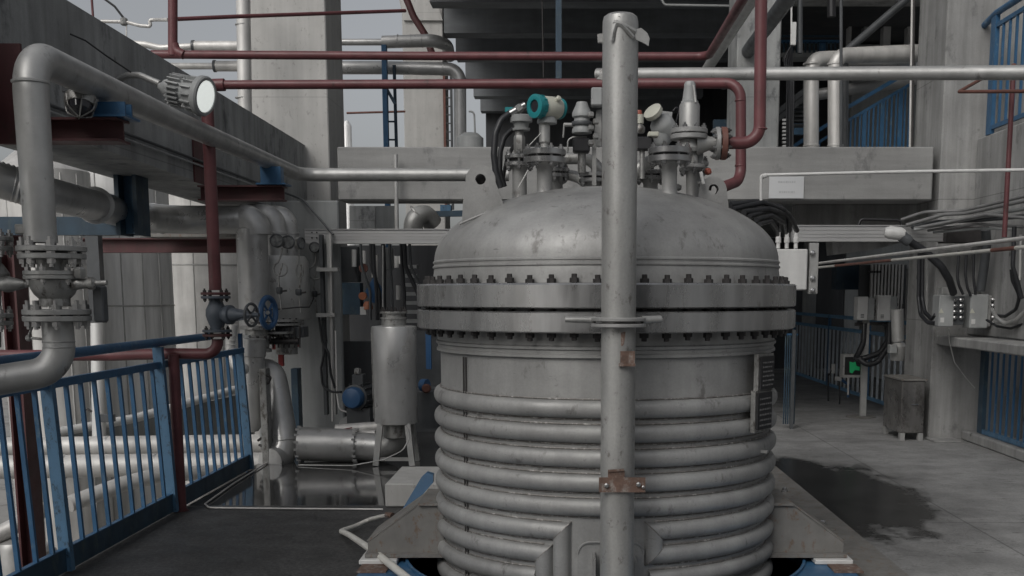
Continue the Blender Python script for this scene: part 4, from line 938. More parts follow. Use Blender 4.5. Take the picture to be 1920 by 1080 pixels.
# gauges
for i, (x, y, rx, lx, ly, Y, lab) in enumerate(((529,452,.060,526,505,10.0,'twin faced pressure gauge on a looped siphon tube, leftmost of the gauges'),
                                     (560,456,.055,562,508,10.2,'pressure gauge seen edge on between the other two gauges'),
                                     (591,464,.052,592,511,10.95,'round pressure gauge nearest the vertical cable channel'))):
    g = thing('pressure_gauge', lab, 'gauge', P(x,y+90,Y), 'pressure gauges on looped siphon tubes')
    ax = [(0.1,-1,.1), (.9,-.5,0), (0,-1,.05)][i]; c = P(x,y,Y)
    def face(cc): 
        MB().lathe([(rx*.95,.03),(rx,.02),(rx,-.012),(rx*.92,-.016)], cc, ax, 28).build('case', dirtyst, g)
        MB().lathe([(rx*.86,.0305),(.001,.0306)], cc, ax, 28).build('dial', mat('gauge_dial', (.16,.165,.165), 0, .2, .5, 30), g)
        MB().lathe([(rx*1.0,.028),(rx*1.04,.032),(rx*.88,.040),(rx*.86,.030)], cc, ax, 28).build('rim', dgrey, g)
    if i == 0: face(c+Vector((-.045,0,0))); face(c+Vector((.042,.05,-.01)))
    else: face(c)
    q = []
    n = 20; rl = SZ(12.5 if i != 1 else 6.0, Y); rz = SZ(12.5, Y); lc = P(lx,ly,Y)
    q = [c-Vector((0,0,rx)), P(x-3 if i == 0 else x+1, (y+ly)/2+3, Y)]
    q += [lc+Vector((math.sin(2*PI*k/n)*rl*-1, -.01+.02*k/n, math.cos(2*PI*k/n)*rz)) for k in range(1, n)]
    q += [P(lx-4 if i != 1 else lx+2, ly+18, Y), P(lx-2, ly+40, Y), P(lx+2, ly+78, Y)]
    MB().tube(q, .0075, 8).build('siphon_tube', dirtyst, g, 60)
    MB().lathe([(.022,0),(.03,.01),(.03,.05),(.022,.06)], P(lx-2,ly+46,Y), (0,0,1), 6).build('valve_cock', dgrey, g)
    MB().bar(P(lx-2,ly+42,Y), P(lx+12,ly+40,Y), .016, .016).build('cock_handle', boltm, g)
pipe('instrument_tube', 'thin dark tube looping under the gauges across the clad drum', 'tube', [P(478,583,10.0),P(520,580,10.0),P(560,576,10.0),P(580,576,10.4),P(588,560,10.9),P(588,548,10.9)], .006, boltm, .06, n=8)
# lower pipes
LP = thing('insulated_pipe', 'short capped silver clad pipe hanging below the gate valve', 'pipe', P(472,800,9.8))
MB().lathe([(.001,-.12),(.06,-.105),(.095,-.05),(.103,0),(.103,.56),(.112,.57),(.112,.72),(.10,.73)], P(472,786,9.8), (.06,0,1), 28).build('cladding', clad, LP)
MB().lathe([(.1035,0),(.106,.003),(.1035,.006)], P(472,782,9.8), (.06,0,1), 28).build('joint_band', clad, LP)
o = thing('insulated_pipe', 'silver clad pipe dropping to a floor level elbow left of the horizontal silver pipe', 'pipe', P(525,870,9.75))
MB().tube([P(478,694,10.0),P(512,696,10.0),P(518,725,9.95),P(534,833,9.8),P(524,862,9.75),P(506,866,9.6)], .12, 28, .12, radii=[.10,.11,.112,.124,.128,.118]).build('cladding', clad, o, 50)
MB().lathe([(.122,0),(.126,.004),(.122,.008)], P(534,829,9.8), P(514,700,9.95)-P(534,833,9.8), 28).build('joint_band', clad, o)
o = thing('flexible_hose', 'corrugated pale hose bending down beside the blue handwheel', 'hose', P(440,690,9.5))
MB().tube([P(437,608,9.5),P(432,640,9.5),P(432,668,9.5),P(442,686,9.45),P(458,692,9.4)], .042, 16, .06).build('tube', cladw, o, 50)
for i in range(7): MB().lathe([(.042,-.006),(.048,0),(.042,.006)], P(434-i*.3,622+i*8,9.5), (0,0,1), 16).build('corrugation', cladw, o)
MB().lathe([(.03,0),(.045,.02),(.045,.06),(.03,.08)], P(448,692,9.38), (1,0,0), 12).build('coupling', cladw, o)
tag(MB().box(P(446,0,9.6).x, P(452,0,9.6).x, 9.55, 9.6, P(0,672,9.6).z, P(0,625,9.6).z).build('blue_strap', bluebr), 'narrow bright blue strap beside the corrugated hose', 'strap')
tag(MB().bbox(P(486,0,9.7).x, P(499,0,9.7).x, 9.6, 9.74, .003, P(0,690,9.7).z).build('support_post', dirtyst), 'slim grey steel leg between the two dropping silver pipes', 'leg')
tag(MB().bbox(P(545,0,10.9).x, P(558,0,10.9).x, 10.8, 10.95, .003, P(0,690,10.9).z).build('support_post', bluedk), 'slim dark blue steel leg against the gauge wall', 'leg')
for x, y in ((500,708),(492,826)): 
    tag(MB().tube([P(x-8,y,9.65),P(x,y-6,9.62),P(x+8,y,9.62),P(x+2,y+12,9.62),P(x-6,y+8,9.64)], .012, 8, .02).build('pipe_clamp', boltm),
        'black pipe clamp on the silver pipes, the %s one' % ('upper' if y < 750 else 'lower'), 'clamp')
IB = thing('insulated_pipe', 'large horizontal silver clad pipe lying just above the wet floor at the left', 'pipe', P(630,860,9.6))
yc = P(640,833,9.75)
MB().cyl(P(562,832,9.75), P(668,836,9.75), .152, .150, 32).build('cladding', clad, IB)
MB().cyl(P(668,837,9.75), P(712,839,9.75), .128, .128, 32).build('reducer', clad, IB)
for i in range(12):
    t = -PI*.6+i*PI*1.2/11; MB().obox(P(668,836,9.75)+Vector((0,-math.cos(t)*.152,math.sin(t)*.152)), (.018,0,0), (0,.006,.0), (0,0,.010)).build('strap_tooth', clad, IB)
for i in range(8):
    t = -PI*.5+i*PI/7; MB().obox(P(562,832,9.75)+Vector((0,-math.cos(t)*.152,math.sin(t)*.152)), (.018,0,0), (0,.006,.0), (0,0,.010)).build('strap_tooth', clad, IB)
MB().tube([P(690,839,9.75),P(742,838,9.75),P(742,800,9.75)], .115, 28, .12).build('elbow', greyp, IB, 50)
o = thing('pipe_bundle', 'pale wrapped pipe stubs resting on the large horizontal silver pipe', 'pipe', P(670,805,9.9))
MB().tube([P(630,806,9.9),P(712,800,9.9)], .05, 16).build('stub', cladw, o); MB().tube([P(610,812,9.95),P(705,812,9.8)], .03, 12).build('stub', cladw, o)
MB().lathe([(.16,0),(.16,.03)], P(668,800,10.2), (.1,-.5,1), 24).build('cover_disc', greyp, o)
MB().tube([P(608,811,9.78),P(640,806,9.75),P(660,802,9.74)], .007, 6).build('red_strap', redp, o)
# silver receiver on frame
SRt = thing('silver_receiver', 'upright silver clad cylinder on a steel leg frame left of the vessel', 'tank', P(740,880,9.6))
cx_ = P(739,700,9.6); zb = P(0,795,9.6).z; zt = P(0,612,9.6).z
MB().lathe([(.17,zb-.0),(.188,zb+.006),(.192,zb+.5),(.198,zt-.01),(.192,zt),(.10,zt+.008)], (cx_.x,9.65,0), (0,0,1), 40).build('cladding', clad, SRt)
MB().lathe([(.108,0),(.108,.06),(.116,.062),(.116,.078),(.10,.08),(.10,.11),(.12,.112),(.12,.128)], (cx_.x,9.65,zt), (0,0,1), 28).build('neck', dirtyst, SRt)
for i in range(8):
    t = 2*PI*i/8; MB().lathe([(.015,0),(.015,.02),(.008,.02),(.008,.04)], (cx_.x+math.cos(t)*.10, 9.65+math.sin(t)*.10, zt+.128), (0,0,1), 6).build('bolt', boltm, SRt)
for sx in (-1, 1):
    for sy in (-1, 1):
        MB().bar((cx_.x+sx*.12, 9.65+sy*.12, zb+.01), (cx_.x+sx*.16, 9.65+sy*.16, .004), .05, .05).build('leg', greyp, SRt)
MB().bar((cx_.x-.14,9.51,P(0,858,9.6).z), (cx_.x+.14,9.51,P(0,858,9.6).z), .03, .03).build('brace', greyp, SRt)
MB().lathe([(.10,0),(.11,.01),(.11,.12),(.05,.15)], (cx_.x,9.65,zb-.13), (0,0,1), 24).build('outlet', dirtyst, SRt)
MB().bar((cx_.x-.188,9.60,zb+.05),(cx_.x-.192,9.60,zt-.03), .006, .012).build('seam', dirtyst, SRt)
pipe('black_cable', 'thin pale cable sagging past the legs of the silver cylinder', 'cable', [P(560,872,9.5),P(660,873,9.4),P(720,862,9.35),P(755,845,9.35),P(769,820,9.4),P(762,800,9.5)], .006, greyp, .1, n=8)
PYX = 600
# motor
MO = thing('electric_motor', 'small motor with a round blue end cover left of the silver cylinder', 'motor', P(660,770,10.2))
c = P(657,747,10.0)
MB().lathe([(.001,.0),(.06,.005),(.088,.014),(.098,.03),(.10,.09)], c, (.25,1,0), 32).build('end_cover', bluebr, MO)
mbd = MB().lathe([(.10,.09),(.12,.095),(.12,.34),(.08,.36)], c, (.25,1,0), 32).build('body', dgrey, MO)
for i in range(14):
    a2, u2, w3 = frame_axes((.25,1,0)); t = 2*PI*i/14; d = u2*math.cos(t)+w3*math.sin(t)
    MB().obox(c+a2*.21+d*.128, a2*.11, d*.010, a2.cross(d)*.003).build('cooling_fin', dgrey, mbd)
MB().bbox(c.x-.0, c.x+.10, c.y+.1, c.y+.25, c.z+.10, c.z+.21).build('terminal_box', dgrey, MO)
MB().bbox(c.x-.06, c.x+.16, c.y+.1, c.y+.3, .003, c.z-.10).build('pedestal', dgrey, MO)
MB().lathe([(.02,0),(.032,.01),(.032,.05),(.02,.06)], c+Vector((.05,.12,.21)), (0,0,1), 6).build('gland', dirtyst, MO)
# channel and cables on wall
CH = thing('cable_channel', 'vertical grey cable channel with cross brackets on the gauge wall', 'channel', P(622,800,10.9))
MB().box(P(604,0,10.9).x, P(610,0,10.9).x, 10.86, 10.95, .3, P(0,440,10.9).z).build('channel_flange', dgrey, CH)
MB().box(P(618,0,10.9).x, P(626,0,10.9).x, 10.86, 10.95, .3, P(0,440,10.9).z).build('channel_web', greyp, CH)
MB().cyl(P(619,438,10.8), P(624,790,10.8), .012).build('riser_tube', cladw, CH)
for y, x0, x1 in ((505,601,640),(590,598,632)):
    MB().box(P(x0,0,10.85).x, P(x1,0,10.85).x, 10.74, 10.84, P(0,y+4,10.8).z, P(0,y-3,10.8).z).build('cross_bracket', greyp, CH)
cabs = [([P(608,600,10.8),P(612,640,10.8),P(602,690,10.75),P(605,725,10.75),P(622,735,10.7),P(640,735,10.6)], .012, 'black cable hanging in a low loop below the cable channel', rubber),
        ([P(598,595,10.8),P(604,640,10.78),P(616,662,10.75),P(620,700,10.75),P(628,728,10.75)], .012, 'black cable crossing behind the hanging loop below the cable channel', rubber),
        ([P(629,620,10.7),P(632,740,10.65),P(636,768,10.6),P(655,774,10.5),P(700,774,10.3)], .009, 'pale bent conduit dropping and turning right below the blue motor cover', cladw)]
for pts, r_, lab, m_ in cabs: pipe('cable', lab, 'cable', pts, r_, m_, .08, n=8)

# ============================================================= CABLE TRAYS
PYX = 445
def tray(name, lab, x0, x1, y0, y1, Y):
    t = thing(name, lab, 'cable tray', P((x0+x1)/2, y1, Y)); a = P(x0,y1,Y); b = P(x1,y0,Y)
    MB().box(a.x, b.x, Y, Y+.10, a.z, b.z).build('side_plate', traym, t)
    h = b.z-a.z
    for k in (.22,.45,.72): MB().box(a.x+.001, b.x-.001, Y-.004, Y-.001, a.z+h*k, a.z+h*k+.006).build('groove_rib', greyp, t)
    MB().box(a.x, b.x, Y-.012, Y+.10, b.z+.001, b.z+.010).build('top_lip', traym, t)
    MB().box(a.x, b.x, Y-.012, Y+.10, a.z-.010, a.z-.001).build('bottom_lip', greyp, t); return t
t = tray('cable_tray', 'long ribbed aluminium cable tray behind the left side of the vessel', 572, 850, 431, 455, 11.0)
for x in (585, 594):
    for y in (436, 446): MB().lathe([(.008,0),(.008,.003)], P(x,y,10.99), (0,-1,0), 8).build('hole', boltm, t)
tray('cable_tray', 'ribbed aluminium cable tray to the right of the vessel below the beam', 1486, 1815, 424, 451, 10.95)
tag(MB().cyl(P(742,290,11.2), P(744,432,11.2), .022).build('conduit', greyp), 'vertical grey conduit crossing the back beam left of the vessel', 'conduit')

# ============================================================= BACKGROUND LEFT (tanks, sky pipes)
def tank(px, rpx, Y, ztop, lab, seams=(0,), m=tankm):
    c = P(px, 500, Y); r = SZ(rpx, Y)
    t = thing('storage_tank', lab, 'tank', (c.x, Y, -4.6), 'clad storage tanks beyond the railing')
    MB().lathe([(r,0),(r,ztop+4.6-.3),(r*.97,ztop+4.6-.28),(r*.5,ztop+4.6-.05),(.01,ztop+4.6)], (c.x,Y,-4.6), (0,0,1), 48).build('cladding', m, t)
    for y in seams: MB().lathe([(r,0),(r+.012,.004),(r+.012,.02),(r,.024)], (c.x,Y,P(px,y,Y-r).z), (0,0,1), 48).build('seam_band', greyp, t)
    for k in range(7):
        a = -1.2+k*.4; MB().cyl((c.x+math.sin(a)*r, Y-math.cos(a)*r, -4.5), (c.x+math.sin(a)*r, Y-math.cos(a)*r, ztop-.35), .010, n=6).build('seam_rib', greyp, t)
tank(225, 92, 15.5, 3.9, 'grey clad storage tank behind the riser, second from the left', (575,))
tank(400, 112, 18.5, 4.2, 'pale clad storage tank beyond the red vertical pipe, furthest right', (497,), cladw)
tank(90, 82, 14.0, 3.3, 'pale clad storage tank at the far left beyond the railing', (575,), cladw)
tank(330, 40, 23, 4.6, 'narrow storage tank seen between the two broad tanks', ())
tank(657, 9, 60, 10.6, 'small pointed tank far away seen in the gap of sky left of the blue ladder', ())
# pipes below, beyond railing
for i, (y, r_, Y, lab) in enumerate(((836,.105,11.2,'upper of two thick insulated pipes seen through the railing'), (873,.118,10.8,'lower of two thick insulated pipes seen through the railing'))):
    o = thing('insulated_pipe', lab, 'pipe', P(230,y,Y), 'thick insulated pipes beyond the railing')
    MB().cyl(P(-60,y+4,Y), P(500,y-4,Y+.6), r_, n=28).build('cladding', cladw, o)
    for x in ((50,200,330) if i == 0 else (120,290,390)):
        a = P(x,y+4-(x+60)/560*8,Y+(x+60)/560*.6); MB().lathe([(r_,0),(r_+.006,.003),(r_+.006,.025),(r_,.028)], a, (1,.1,0), 28).build('joint_band', clad, o)
MB_ = thing('insulated_pipe', 'thinner insulated pipe slanting down under the thick pipes beyond the railing', 'pipe', P(230,910,10.2))
MB().tube([P(130,945,9.9),P(230,908,10.3),P(300,890,10.6),P(470,882,11.4)], .075, 20, .2).build('cladding', cladw, MB_)
o = thing('insulated_pipe', 'wrapped pipe bend low at the far left beyond the railing', 'pipe', P(50,990,9.4))
MB().tube([P(-20,1010,9.2),P(30,985,9.3),P(60,965,9.5),P(75,955,9.9)], .07, 16, .1).build('cladding', cladw, o)
MB().lathe([(.07,0),(.09,.01),(.09,.04),(.07,.05)], P(66,960,9.6), (.3,1,.2), 16).build('flange', greyp, o)
pipe('roof_edge', 'long pale sloped gutter of a lower roof seen through the railing', 'gutter', [P(100,812,12.6),P(250,785,13.4),P(470,722,15.5)], .055, white, n=10)
o = MB().prism([P(95,820,12.6),P(470,735,15.5),P(470,830,15.5),P(95,870,12.6)], (0,.15,0)); tag(o.build('low_wall', plaster), 'grey low wall with sloping top seen through the railing', 'wall')
o = thing('small_tank', 'low grey drum at the bottom left corner beyond the railing', 'tank', P(30,1080,9.2)-Vector((0,0,1)))
MB().lathe([(.14,0),(.15,.02),(.15,.9),(.13,.95),(.001,1.0)], P(25,1005,9.3)-Vector((0,0,1)), (0,0,1), 28).build('body', greyp, o)
MB().lathe([(.04,0),(.06,.01),(.06,.04),(.03,.06)], P(12,1000,9.3), (0,0,1), 8).build('cap', boltm, o)
o = thing('small_tank', 'second low grey drum just right of the corner drum beyond the railing', 'tank', P(75,1080,9.6)-Vector((0,0,1)))
MB().lathe([(.11,0),(.12,.02),(.12,.9),(.10,.95),(.001,.98)], P(75,1010,9.6)-Vector((0,0,1)), (0,0,1), 28).build('body', tankm, o)
MB().disc(P(75,1010,9.6)-Vector((0,0,.12)), (0,0,1), .13, .02, 28).build('rim', greyp, o)
pv = thing('black_bracket', 'small black wall bracket seen between the pickets near the left post', 'bracket', P(165,780,11))
MB().tube([P(154,790,11),P(155,772,11),P(163,766,11),P(172,772,11)], .012, 8, .03).build('arm', boltm, pv)
MB().bbox(P(158,0,11).x, P(190,0,11).x, 11.0, 11.1, P(0,792,11).z, P(0,778,11).z).build('block', dgrey, pv)
# thin vertical tank pipe
pipe('down_pipe', 'grey vertical down pipe beyond the railing left of the red leg', 'pipe', [P(182,560,12.5),P(186,830,12.5)], .075, tankm, n=20)
PYX = 180
# sky pipes
pipe('downpipe', 'pale vertical clad pipe against the left edge of the broad pale column', 'pipe', [P(455,-60,12.0)-Vector((0,0,0)), Vector((P(455,0,12).x,12.0,2.6))], .073, cladw, n=24)
for y, k in ((48,0),(185,1)):
    tag(MB().lathe([(.073,0),(.078,.003),(.078,.012),(.073,.015)], P(455,y,12.0), (0,0,1), 24).build('pipe_band', greyp), 'thin band around the pale vertical clad pipe, the %s one' % ('upper','lower')[k], 'band')
for (pts, r_, lab, m_) in (([P(250,82,12.6),P(275,84,12.6),P(300,90,12.6),P(360,87,12.6)], .036, 'upper pale pipe in the open sky left of the broad column', cladw),
                        ([P(310,124,12.8),P(400,124,12.8)], .036, 'lower pale pipe in the open sky left of the broad column', cladw)):
    o = thing('clad_pipe', lab, 'pipe', pts[0]); MB().tube(pts, r_, 16, .1).build('pipe', m_, o)
    e = pts[-1]; MB().cyl(e, e+Vector((.62,0,0)), .058, n=20).build('insulation', m_, o)
    MB().lathe([(.05,0),(.066,.004),(.066,.03),(.05,.034)], e+Vector((-.0,0,0)), (1,0,0), 20).build('joint_band', dgrey, o)
pipe('red_thin_pipe', 'thin red pipe crossing the sky at the upper left', 'pipe', [P(328,36,10),P(442,31,10.4),P(760,20,12)], .018, redp, n=10)
pipe('red_thin_pipe', 'short thin red pole poking above the left beam into the sky', 'pole', [P(170,-30,9.0),P(175,40,9.0)], .010, redp, n=8)
o = thing('steam_fitting', 'grey pipe with a lever valve and swan neck above the left beam', 'valve', P(235,45,9.2))
MB().tube([P(190,40,9.2),P(235,41,9.2),P(262,48,9.2),P(284,50,9.2),P(279,38,9.2),P(290,37,9.2),P(316,37,9.0)], .014, 10, .03).build('pipe', cladw, o)
MB().lathe([(.018,0),(.03,.01),(.03,.05),(.018,.06)], P(233,48,9.2), (0,0,1), 8).build('valve', dirtyst, o)
MB().tube([P(232,34,9.2),P(215,12,9.2),P(185,-10,9.2)], .009, 8, .05).build('lever_cable', rubber, o)
MB().tube([P(237,48,9.2),P(237,68,9.2)], .006, 6).build('drain', cladw, o)
# insulated pipes mid (beyond beam)
for lab, pts, r_ in (('upper silver clad pipe with rounded end beyond the back beam', [P(640,79,16),P(716,79,16),P(717,79,16),P(812,76,16),P(838,84,16.2),P(845,110,16.4)], .085),
                     ('lower silver clad pipe bending down beyond the back beam', [P(560,127,15.2),P(720,127,15.2),P(862,130,15.2),P(863,292,15.2)], .085)):
    o = thing('clad_pipe', lab, 'pipe', pts[0]); rad = [.045,.045,.085,.088,.085,.07] if len(pts) == 6 else None
    MB().tube(pts, r_, 22, .16, radii=rad).build('cladding', clad, o, 50)
    for x in ((745,770,790) if rad else (720,830)): MB().lathe([(.086,0),(.091,.003),(.091,.012),(.086,.015)], P(x,pts[2][0]*0+(77 if rad else 129),16 if rad else 15.2), (1,0,0), 22).build('joint_band', clad, o)
pipe('red_thin_pipe', 'dark red pipe slanting past the concrete bracket near the sky', 'pipe', [P(755,-20,16.8),P(775,30,16.8),P(797,65,16.8),P(812,105,16.8)], .05, redd, n=12)
LD = thing('steel_ladder', 'narrow blue steel ladder frame against the sky beyond the back beam', 'ladder', P(725,290,15))
MB().box(P(718,0,15).x, P(727,0,15).x, 14.95, 15.05, 2.0, P(0,85,15).z).build('stile', bluep, LD)
MB().cyl(P(739,122,15.1), P(744,300,15.1), .022).build('stile', bluedk, LD)
MB().bar(P(724,165,15), P(741,195,15), .03, .04).build('brace', bluedk, LD)
for y in (228, 262): MB().cyl(P(722,y,15.05), P(741,y,15.05), .012).build('rung', bluedk, LD)
pipe('red_thin_pipe', 'thin reddish rail crossing the sky gap behind the blue ladder', 'rail', [P(650,212,17),P(760,209,17)], .016, brownp, n=8)
o = thing('far_ladder', 'dark ladder strip right of the pale column', 'ladder', P(838,290,18.9))
for x in (833, 846): MB().box(P(x,0,18.9).x-.02, P(x,0,18.9).x+.02, 18.9, 18.95, 2.9, P(0,140,18.9).z).build('stile', brownp if x < 840 else dgrey, o)
for y in range(150, 290, 16): MB().box(P(834,0,18.9).x, P(846,0,18.9).x, 18.91, 18.94, P(0,y+2,18.9).z, P(0,y,18.9).z).build('rung', dgrey, o)
o = thing('vent_cowl', 'grey vent cowl and thin bent pipe at the edge of the dark upper storey', 'vent', P(885,290,14.5))
MB().lathe([(.17,0),(.17,.22),(.10,.28),(.001,.29)], P(882,292,14.5), (0,0,1), 28).build('cowl', greyen, o)
MB().tube([P(879,209,14.5),P(889,209,14.5),P(891,258,14.5)], .012, 8, .05).build('bent_pipe', greyen, o)
# view under the back beam: duct, blue beam, hoses
o = thing('curved_duct', 'round grey duct elbow seen under the back beam left of the vessel', 'duct', P(790,425,12.6))
MB().tube([P(774,440,12.6),P(776,412,12.6),P(796,398,12.7),P(812,420,12.8)], .11, 22, .12).build('elbow', greyp, o, 50)
MB().lathe([(.112,0),(.12,.004),(.12,.02),(.112,.024)], P(782,402,12.64), (.7,0,.7), 22).build('band', greyp, o)
tag(MB().prism([P(705,386,14.5),P(742,386,14.5),P(742,432,14.5),P(705,432,14.5)], (0,.2,0)).build('wall_panel', plaster), 'grey panel seen under the back beam left of the conduit', 'panel')
tag(MB().prism([P(655,386,14.6),P(704,386,14.6),P(704,432,14.6),P(655,432,14.6)], (0,.2,0)).build('wall_panel', concd), 'darker grey panel seen under the back beam beside the pale column', 'panel')
tag(MB().bar(P(790,402,14.0), P(880,400,14.0), .1, .07).build('steel_beam', bluedk), 'thin dark blue beam under the back beam near the left lifting lug', 'steel beam')
tag(MB().box(P(822,0,18).x, P(842,0,18).x, 18, 18.2, P(0,400,18).z, P(0,384,18).z).build('steel_sheet', bluew), 'small blue panel glimpsed under the back beam', 'panel')
PYX = 530
# dim machinery behind, between wall and vessel
YB = 12.6
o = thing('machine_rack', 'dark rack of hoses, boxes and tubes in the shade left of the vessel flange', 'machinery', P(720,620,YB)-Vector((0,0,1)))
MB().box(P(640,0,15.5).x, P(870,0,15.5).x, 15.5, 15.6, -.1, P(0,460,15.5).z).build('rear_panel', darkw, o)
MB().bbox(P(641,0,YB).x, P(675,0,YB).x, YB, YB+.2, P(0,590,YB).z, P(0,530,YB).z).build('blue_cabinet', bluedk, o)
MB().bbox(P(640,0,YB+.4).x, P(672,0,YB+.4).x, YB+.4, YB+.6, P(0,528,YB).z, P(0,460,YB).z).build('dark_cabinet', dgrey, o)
MB().prism([P(685,545,YB),P(700,520,YB),P(718,545,YB),P(714,572,YB),P(694,566,YB)], (0,.1,0)).build('blue_cover', bluebr, o)
MB().box(P(675,0,YB).x, P(686,0,YB).x, YB-.04, YB, P(0,590,YB).z, P(0,575,YB).z).build('white_label', white, o)
MB().lathe([(.06,0),(.05,.06),(.03,.09)], P(690,580,YB), (0,0,1), 12).build('orange_cap', orange, o)
MB().lathe([(.045,0),(.045,.05)], P(681,555,YB+.02), (0,-1,0), 12).build('orange_cap', orange, o)
for (x, y0, y1, m_) in ((664,468,500,white),(682,470,494,white),(703,478,520,cladw),(744,480,502,white),(747,535,562,white),(752,480,495,white)):
    MB().cyl(P(x,y1,YB+.3), P(x,y0,YB+.3), .028 if m_ is white else .04, n=10).build('bright_tube', m_, o)
MB().lathe([(.05,0),(.05,.03)], P(682,503,YB), (0,-1,0), 18).build('dial', brownp, o)
for k in range(7):
    z = P(0,500+k*17,YB).z; MB().box(P(760,0,YB).x, P(782,0,YB).x, YB, YB+.2, z-.02, z+.02).build('louvre', greyen, o)
for k, (x0, x1) in enumerate(((676,694),(695,712),(718,720),(730,735),(752,758),(758,786),(768,792),(700,706))):
    MB().tube([P(x0,455,YB-.1-.03*k),P(x0+2,500,YB-.1-.03*k),P(x1,545+5*(k%3),YB-.1-.03*k),P(x1+1,600,YB-.1-.03*k)], .016+.004*(k%3), 8, .3).build('hose', rubber if k % 3 else dgrey, o, 60)
MB().bbox(P(722,0,YB).x, P(738,0,YB).x, YB-.1, YB+.05, P(0,505,YB).z, P(0,465,YB).z).build('grey_box', greyen, o)
MB().cyl(P(718,460,YB-.3), P(718,600,YB-.3), .01, n=8).build('rod', greyp, o)
tag(MB().bbox(P(640,0,11.6).x, P(705,0,11.6).x, 11.6, 11.7, P(0,800,11.6).z, P(0,640,11.6).z).build('shade_panel', darkw), 'dark sheet standing in for shade behind the blue covered motor', 'panel')  # flat dark sheets put where the background is only shaded
tag(MB().bbox(P(700,0,11.9).x, P(860,0,11.9).x, 11.9, 12.0, -.1, P(0,620,11.9).z).build('shade_panel', dgrey), 'dark grey sheet standing in for shade behind the silver cylinder', 'panel')
o = thing('small_pump', 'dim pump with a blue cover between the silver cylinder and the vessel', 'pump', P(790,740,10.5))
MB().box(P(796,0,10.6).x, P(806,0,10.6).x, 10.6, 10.65, P(0,692,10.6).z, P(0,622,10.6).z).build('blue_plate', bluebr, o)
MB().lathe([(.04,0),(.06,.02),(.06,.08)], P(788,722,10.4), (1,-.5,0), 20).build('blue_cover', bluebr, o)
MB().lathe([(.17,0),(.17,.35),(.14,.38)], P(800,800,10.6), (0,0,1), 28).build('drum', dgrey, o)
MB().lathe([(.03,0),(.045,.02),(.03,.05)], P(800,728,10.3), (0,-1,0), 12).build('copper_fitting', brownp, o)

# ============================================================= RIGHT SIDE
PYX = 350
# white sign on beam
sg = thing('notice_sheet', 'white notice sheet with two faint lines on the back beam', 'sign', P(1474,372,11.29))
MB().box(P(1442,0,11.29).x, P(1507,0,11.29).x, 11.285, 11.297, P(0,372,11.29).z, P(0,331,11.29).z).build('sheet', paper, sg)
for y, x0, x1 in ((341,1459,1491),(360,1461,1491)):
    mb = MB(); rr = random.Random(y); x = x0
    while x < x1:
        l = rr.uniform(1.5,4); mb.box(P(x,0,11.28).x, P(x+l,0,11.28).x, 11.2835, 11.2845, P(0,y+2,11.28).z, P(0,y-2,11.28).z); x += l+1.2
    mb.build('printed_line', inkf, sg)
o = thing('white_rail', 'thin white pipe rail with a bent end in front of the notice sheet', 'rail', P(1427,380,8))
MB().tube([P(1427,376,8.3),P(1427,330,8.3),P(1434,328,8.3),P(1690,322,7.8),P(1960,318,7.2)], .0115, 10, .02).build('tube', white, o, 50)
MB().lathe([(.013,0),(.018,.004),(.018,.03),(.013,.034)], P(1429,331,8.3), (1,0,.3), 10).build('elbow', white, o)
# two long poles
pipe('steel_rod', 'upper of two long pale rods slanting across the right side', 'rod', [Vector((2.52,11.2,1.5+.296)),Vector((2.52,5.5,1.5+.300))], .0125, cladw, n=10)
o = thing('steel_rod', 'lower of two long rods slanting across the right side, with rusty patches', 'rod', (2.53, 8, 1.74))
MB().cyl((2.53,11.2,1.756),(2.53,5.5,1.752), .0115, n=10).build('tube', hosew, o)
MB().cyl((2.53,10.4,1.7556),(2.53,8.6,1.754), .0119, n=10).build('rusty_part', brownp, o)
MB().cyl((2.53,6.6,1.7526),(2.53,6.25,1.7524), .0119, n=10).build('rusty_part', brownp, o)
# thin red pipe right
o = thing('red_thin_pipe', 'thin red vertical pipe with a bent arm in front of the upper blue railing', 'pipe', P(1891,445,7.6))
xr2 = P(1891,300,7.6).x
MB().cyl((xr2,7.6,P(0,445,7.6).z), (xr2,7.6,P(0,128,7.6).z), .017, n=12).build('riser', redp, o)
MB().tube([P(1842,147,8.4),P(1798,172,8.0),P(1960,171,7.2)], .012, 10, .02).build('arm', brownp, o)
MB().lathe([(.02,0),(.026,.006),(.012,.03)], (xr2,7.6,P(0,128,7.6).z), (0,0,1), 10).build('cap', brownp, o)
# upper right walkway railing
UR = thing('railing', 'blue railing of the raised walkway at the upper right corner', 'railing', (4.14, 9, 3.02))
XU = 4.14; YU0 = PX(1863,130,XU).y; zt_, zm_, zb_ = PX(1863,28,XU).z, PX(1863,52,XU).z, PX(1863,238,XU).z
MB().box(XU-.02, XU+.02, YU0-.05, YU0+.07, PX(1863,250,XU).z, zt_).build('post', bluep, UR)
MB().bar((XU,YU0,zb_),(XU,6,zb_), .03, .04).build('bottom_rail', bluep, UR)
MB().bar((XU,YU0,zm_),(XU,6,zm_), .03, .04).build('mid_rail', bluep, UR)
MB().tube([(XU,YU0+.35,zt_-.05),(XU,YU0,zt_),(XU,6,zt_)], .032, 14, .1).build('handrail', bluep, UR)
pk = None; y = YU0-.2
while y > 7.5:
    if pk is None: pk = MB().bar((XU,y,zb_),(XU,y,zm_), .022, .022).build('picket', bluep, UR); py0 = y
    else: clone(pk, UR, (0,y-py0,0))
    y -= .16
MB().lathe([(.05,0),(.06,.02),(.04,.05)], (XU-.03,YU0+.38,zt_-.05), (.3,1,0), 12).build('end_clamp', dirtyst, UR)
wall_thing('upper_side_wall', 'grey concrete upper wall behind the walkway railing', 'wall', [(4.76, 5.4, 8.0, 11.9, 3.0, 9)], conc)
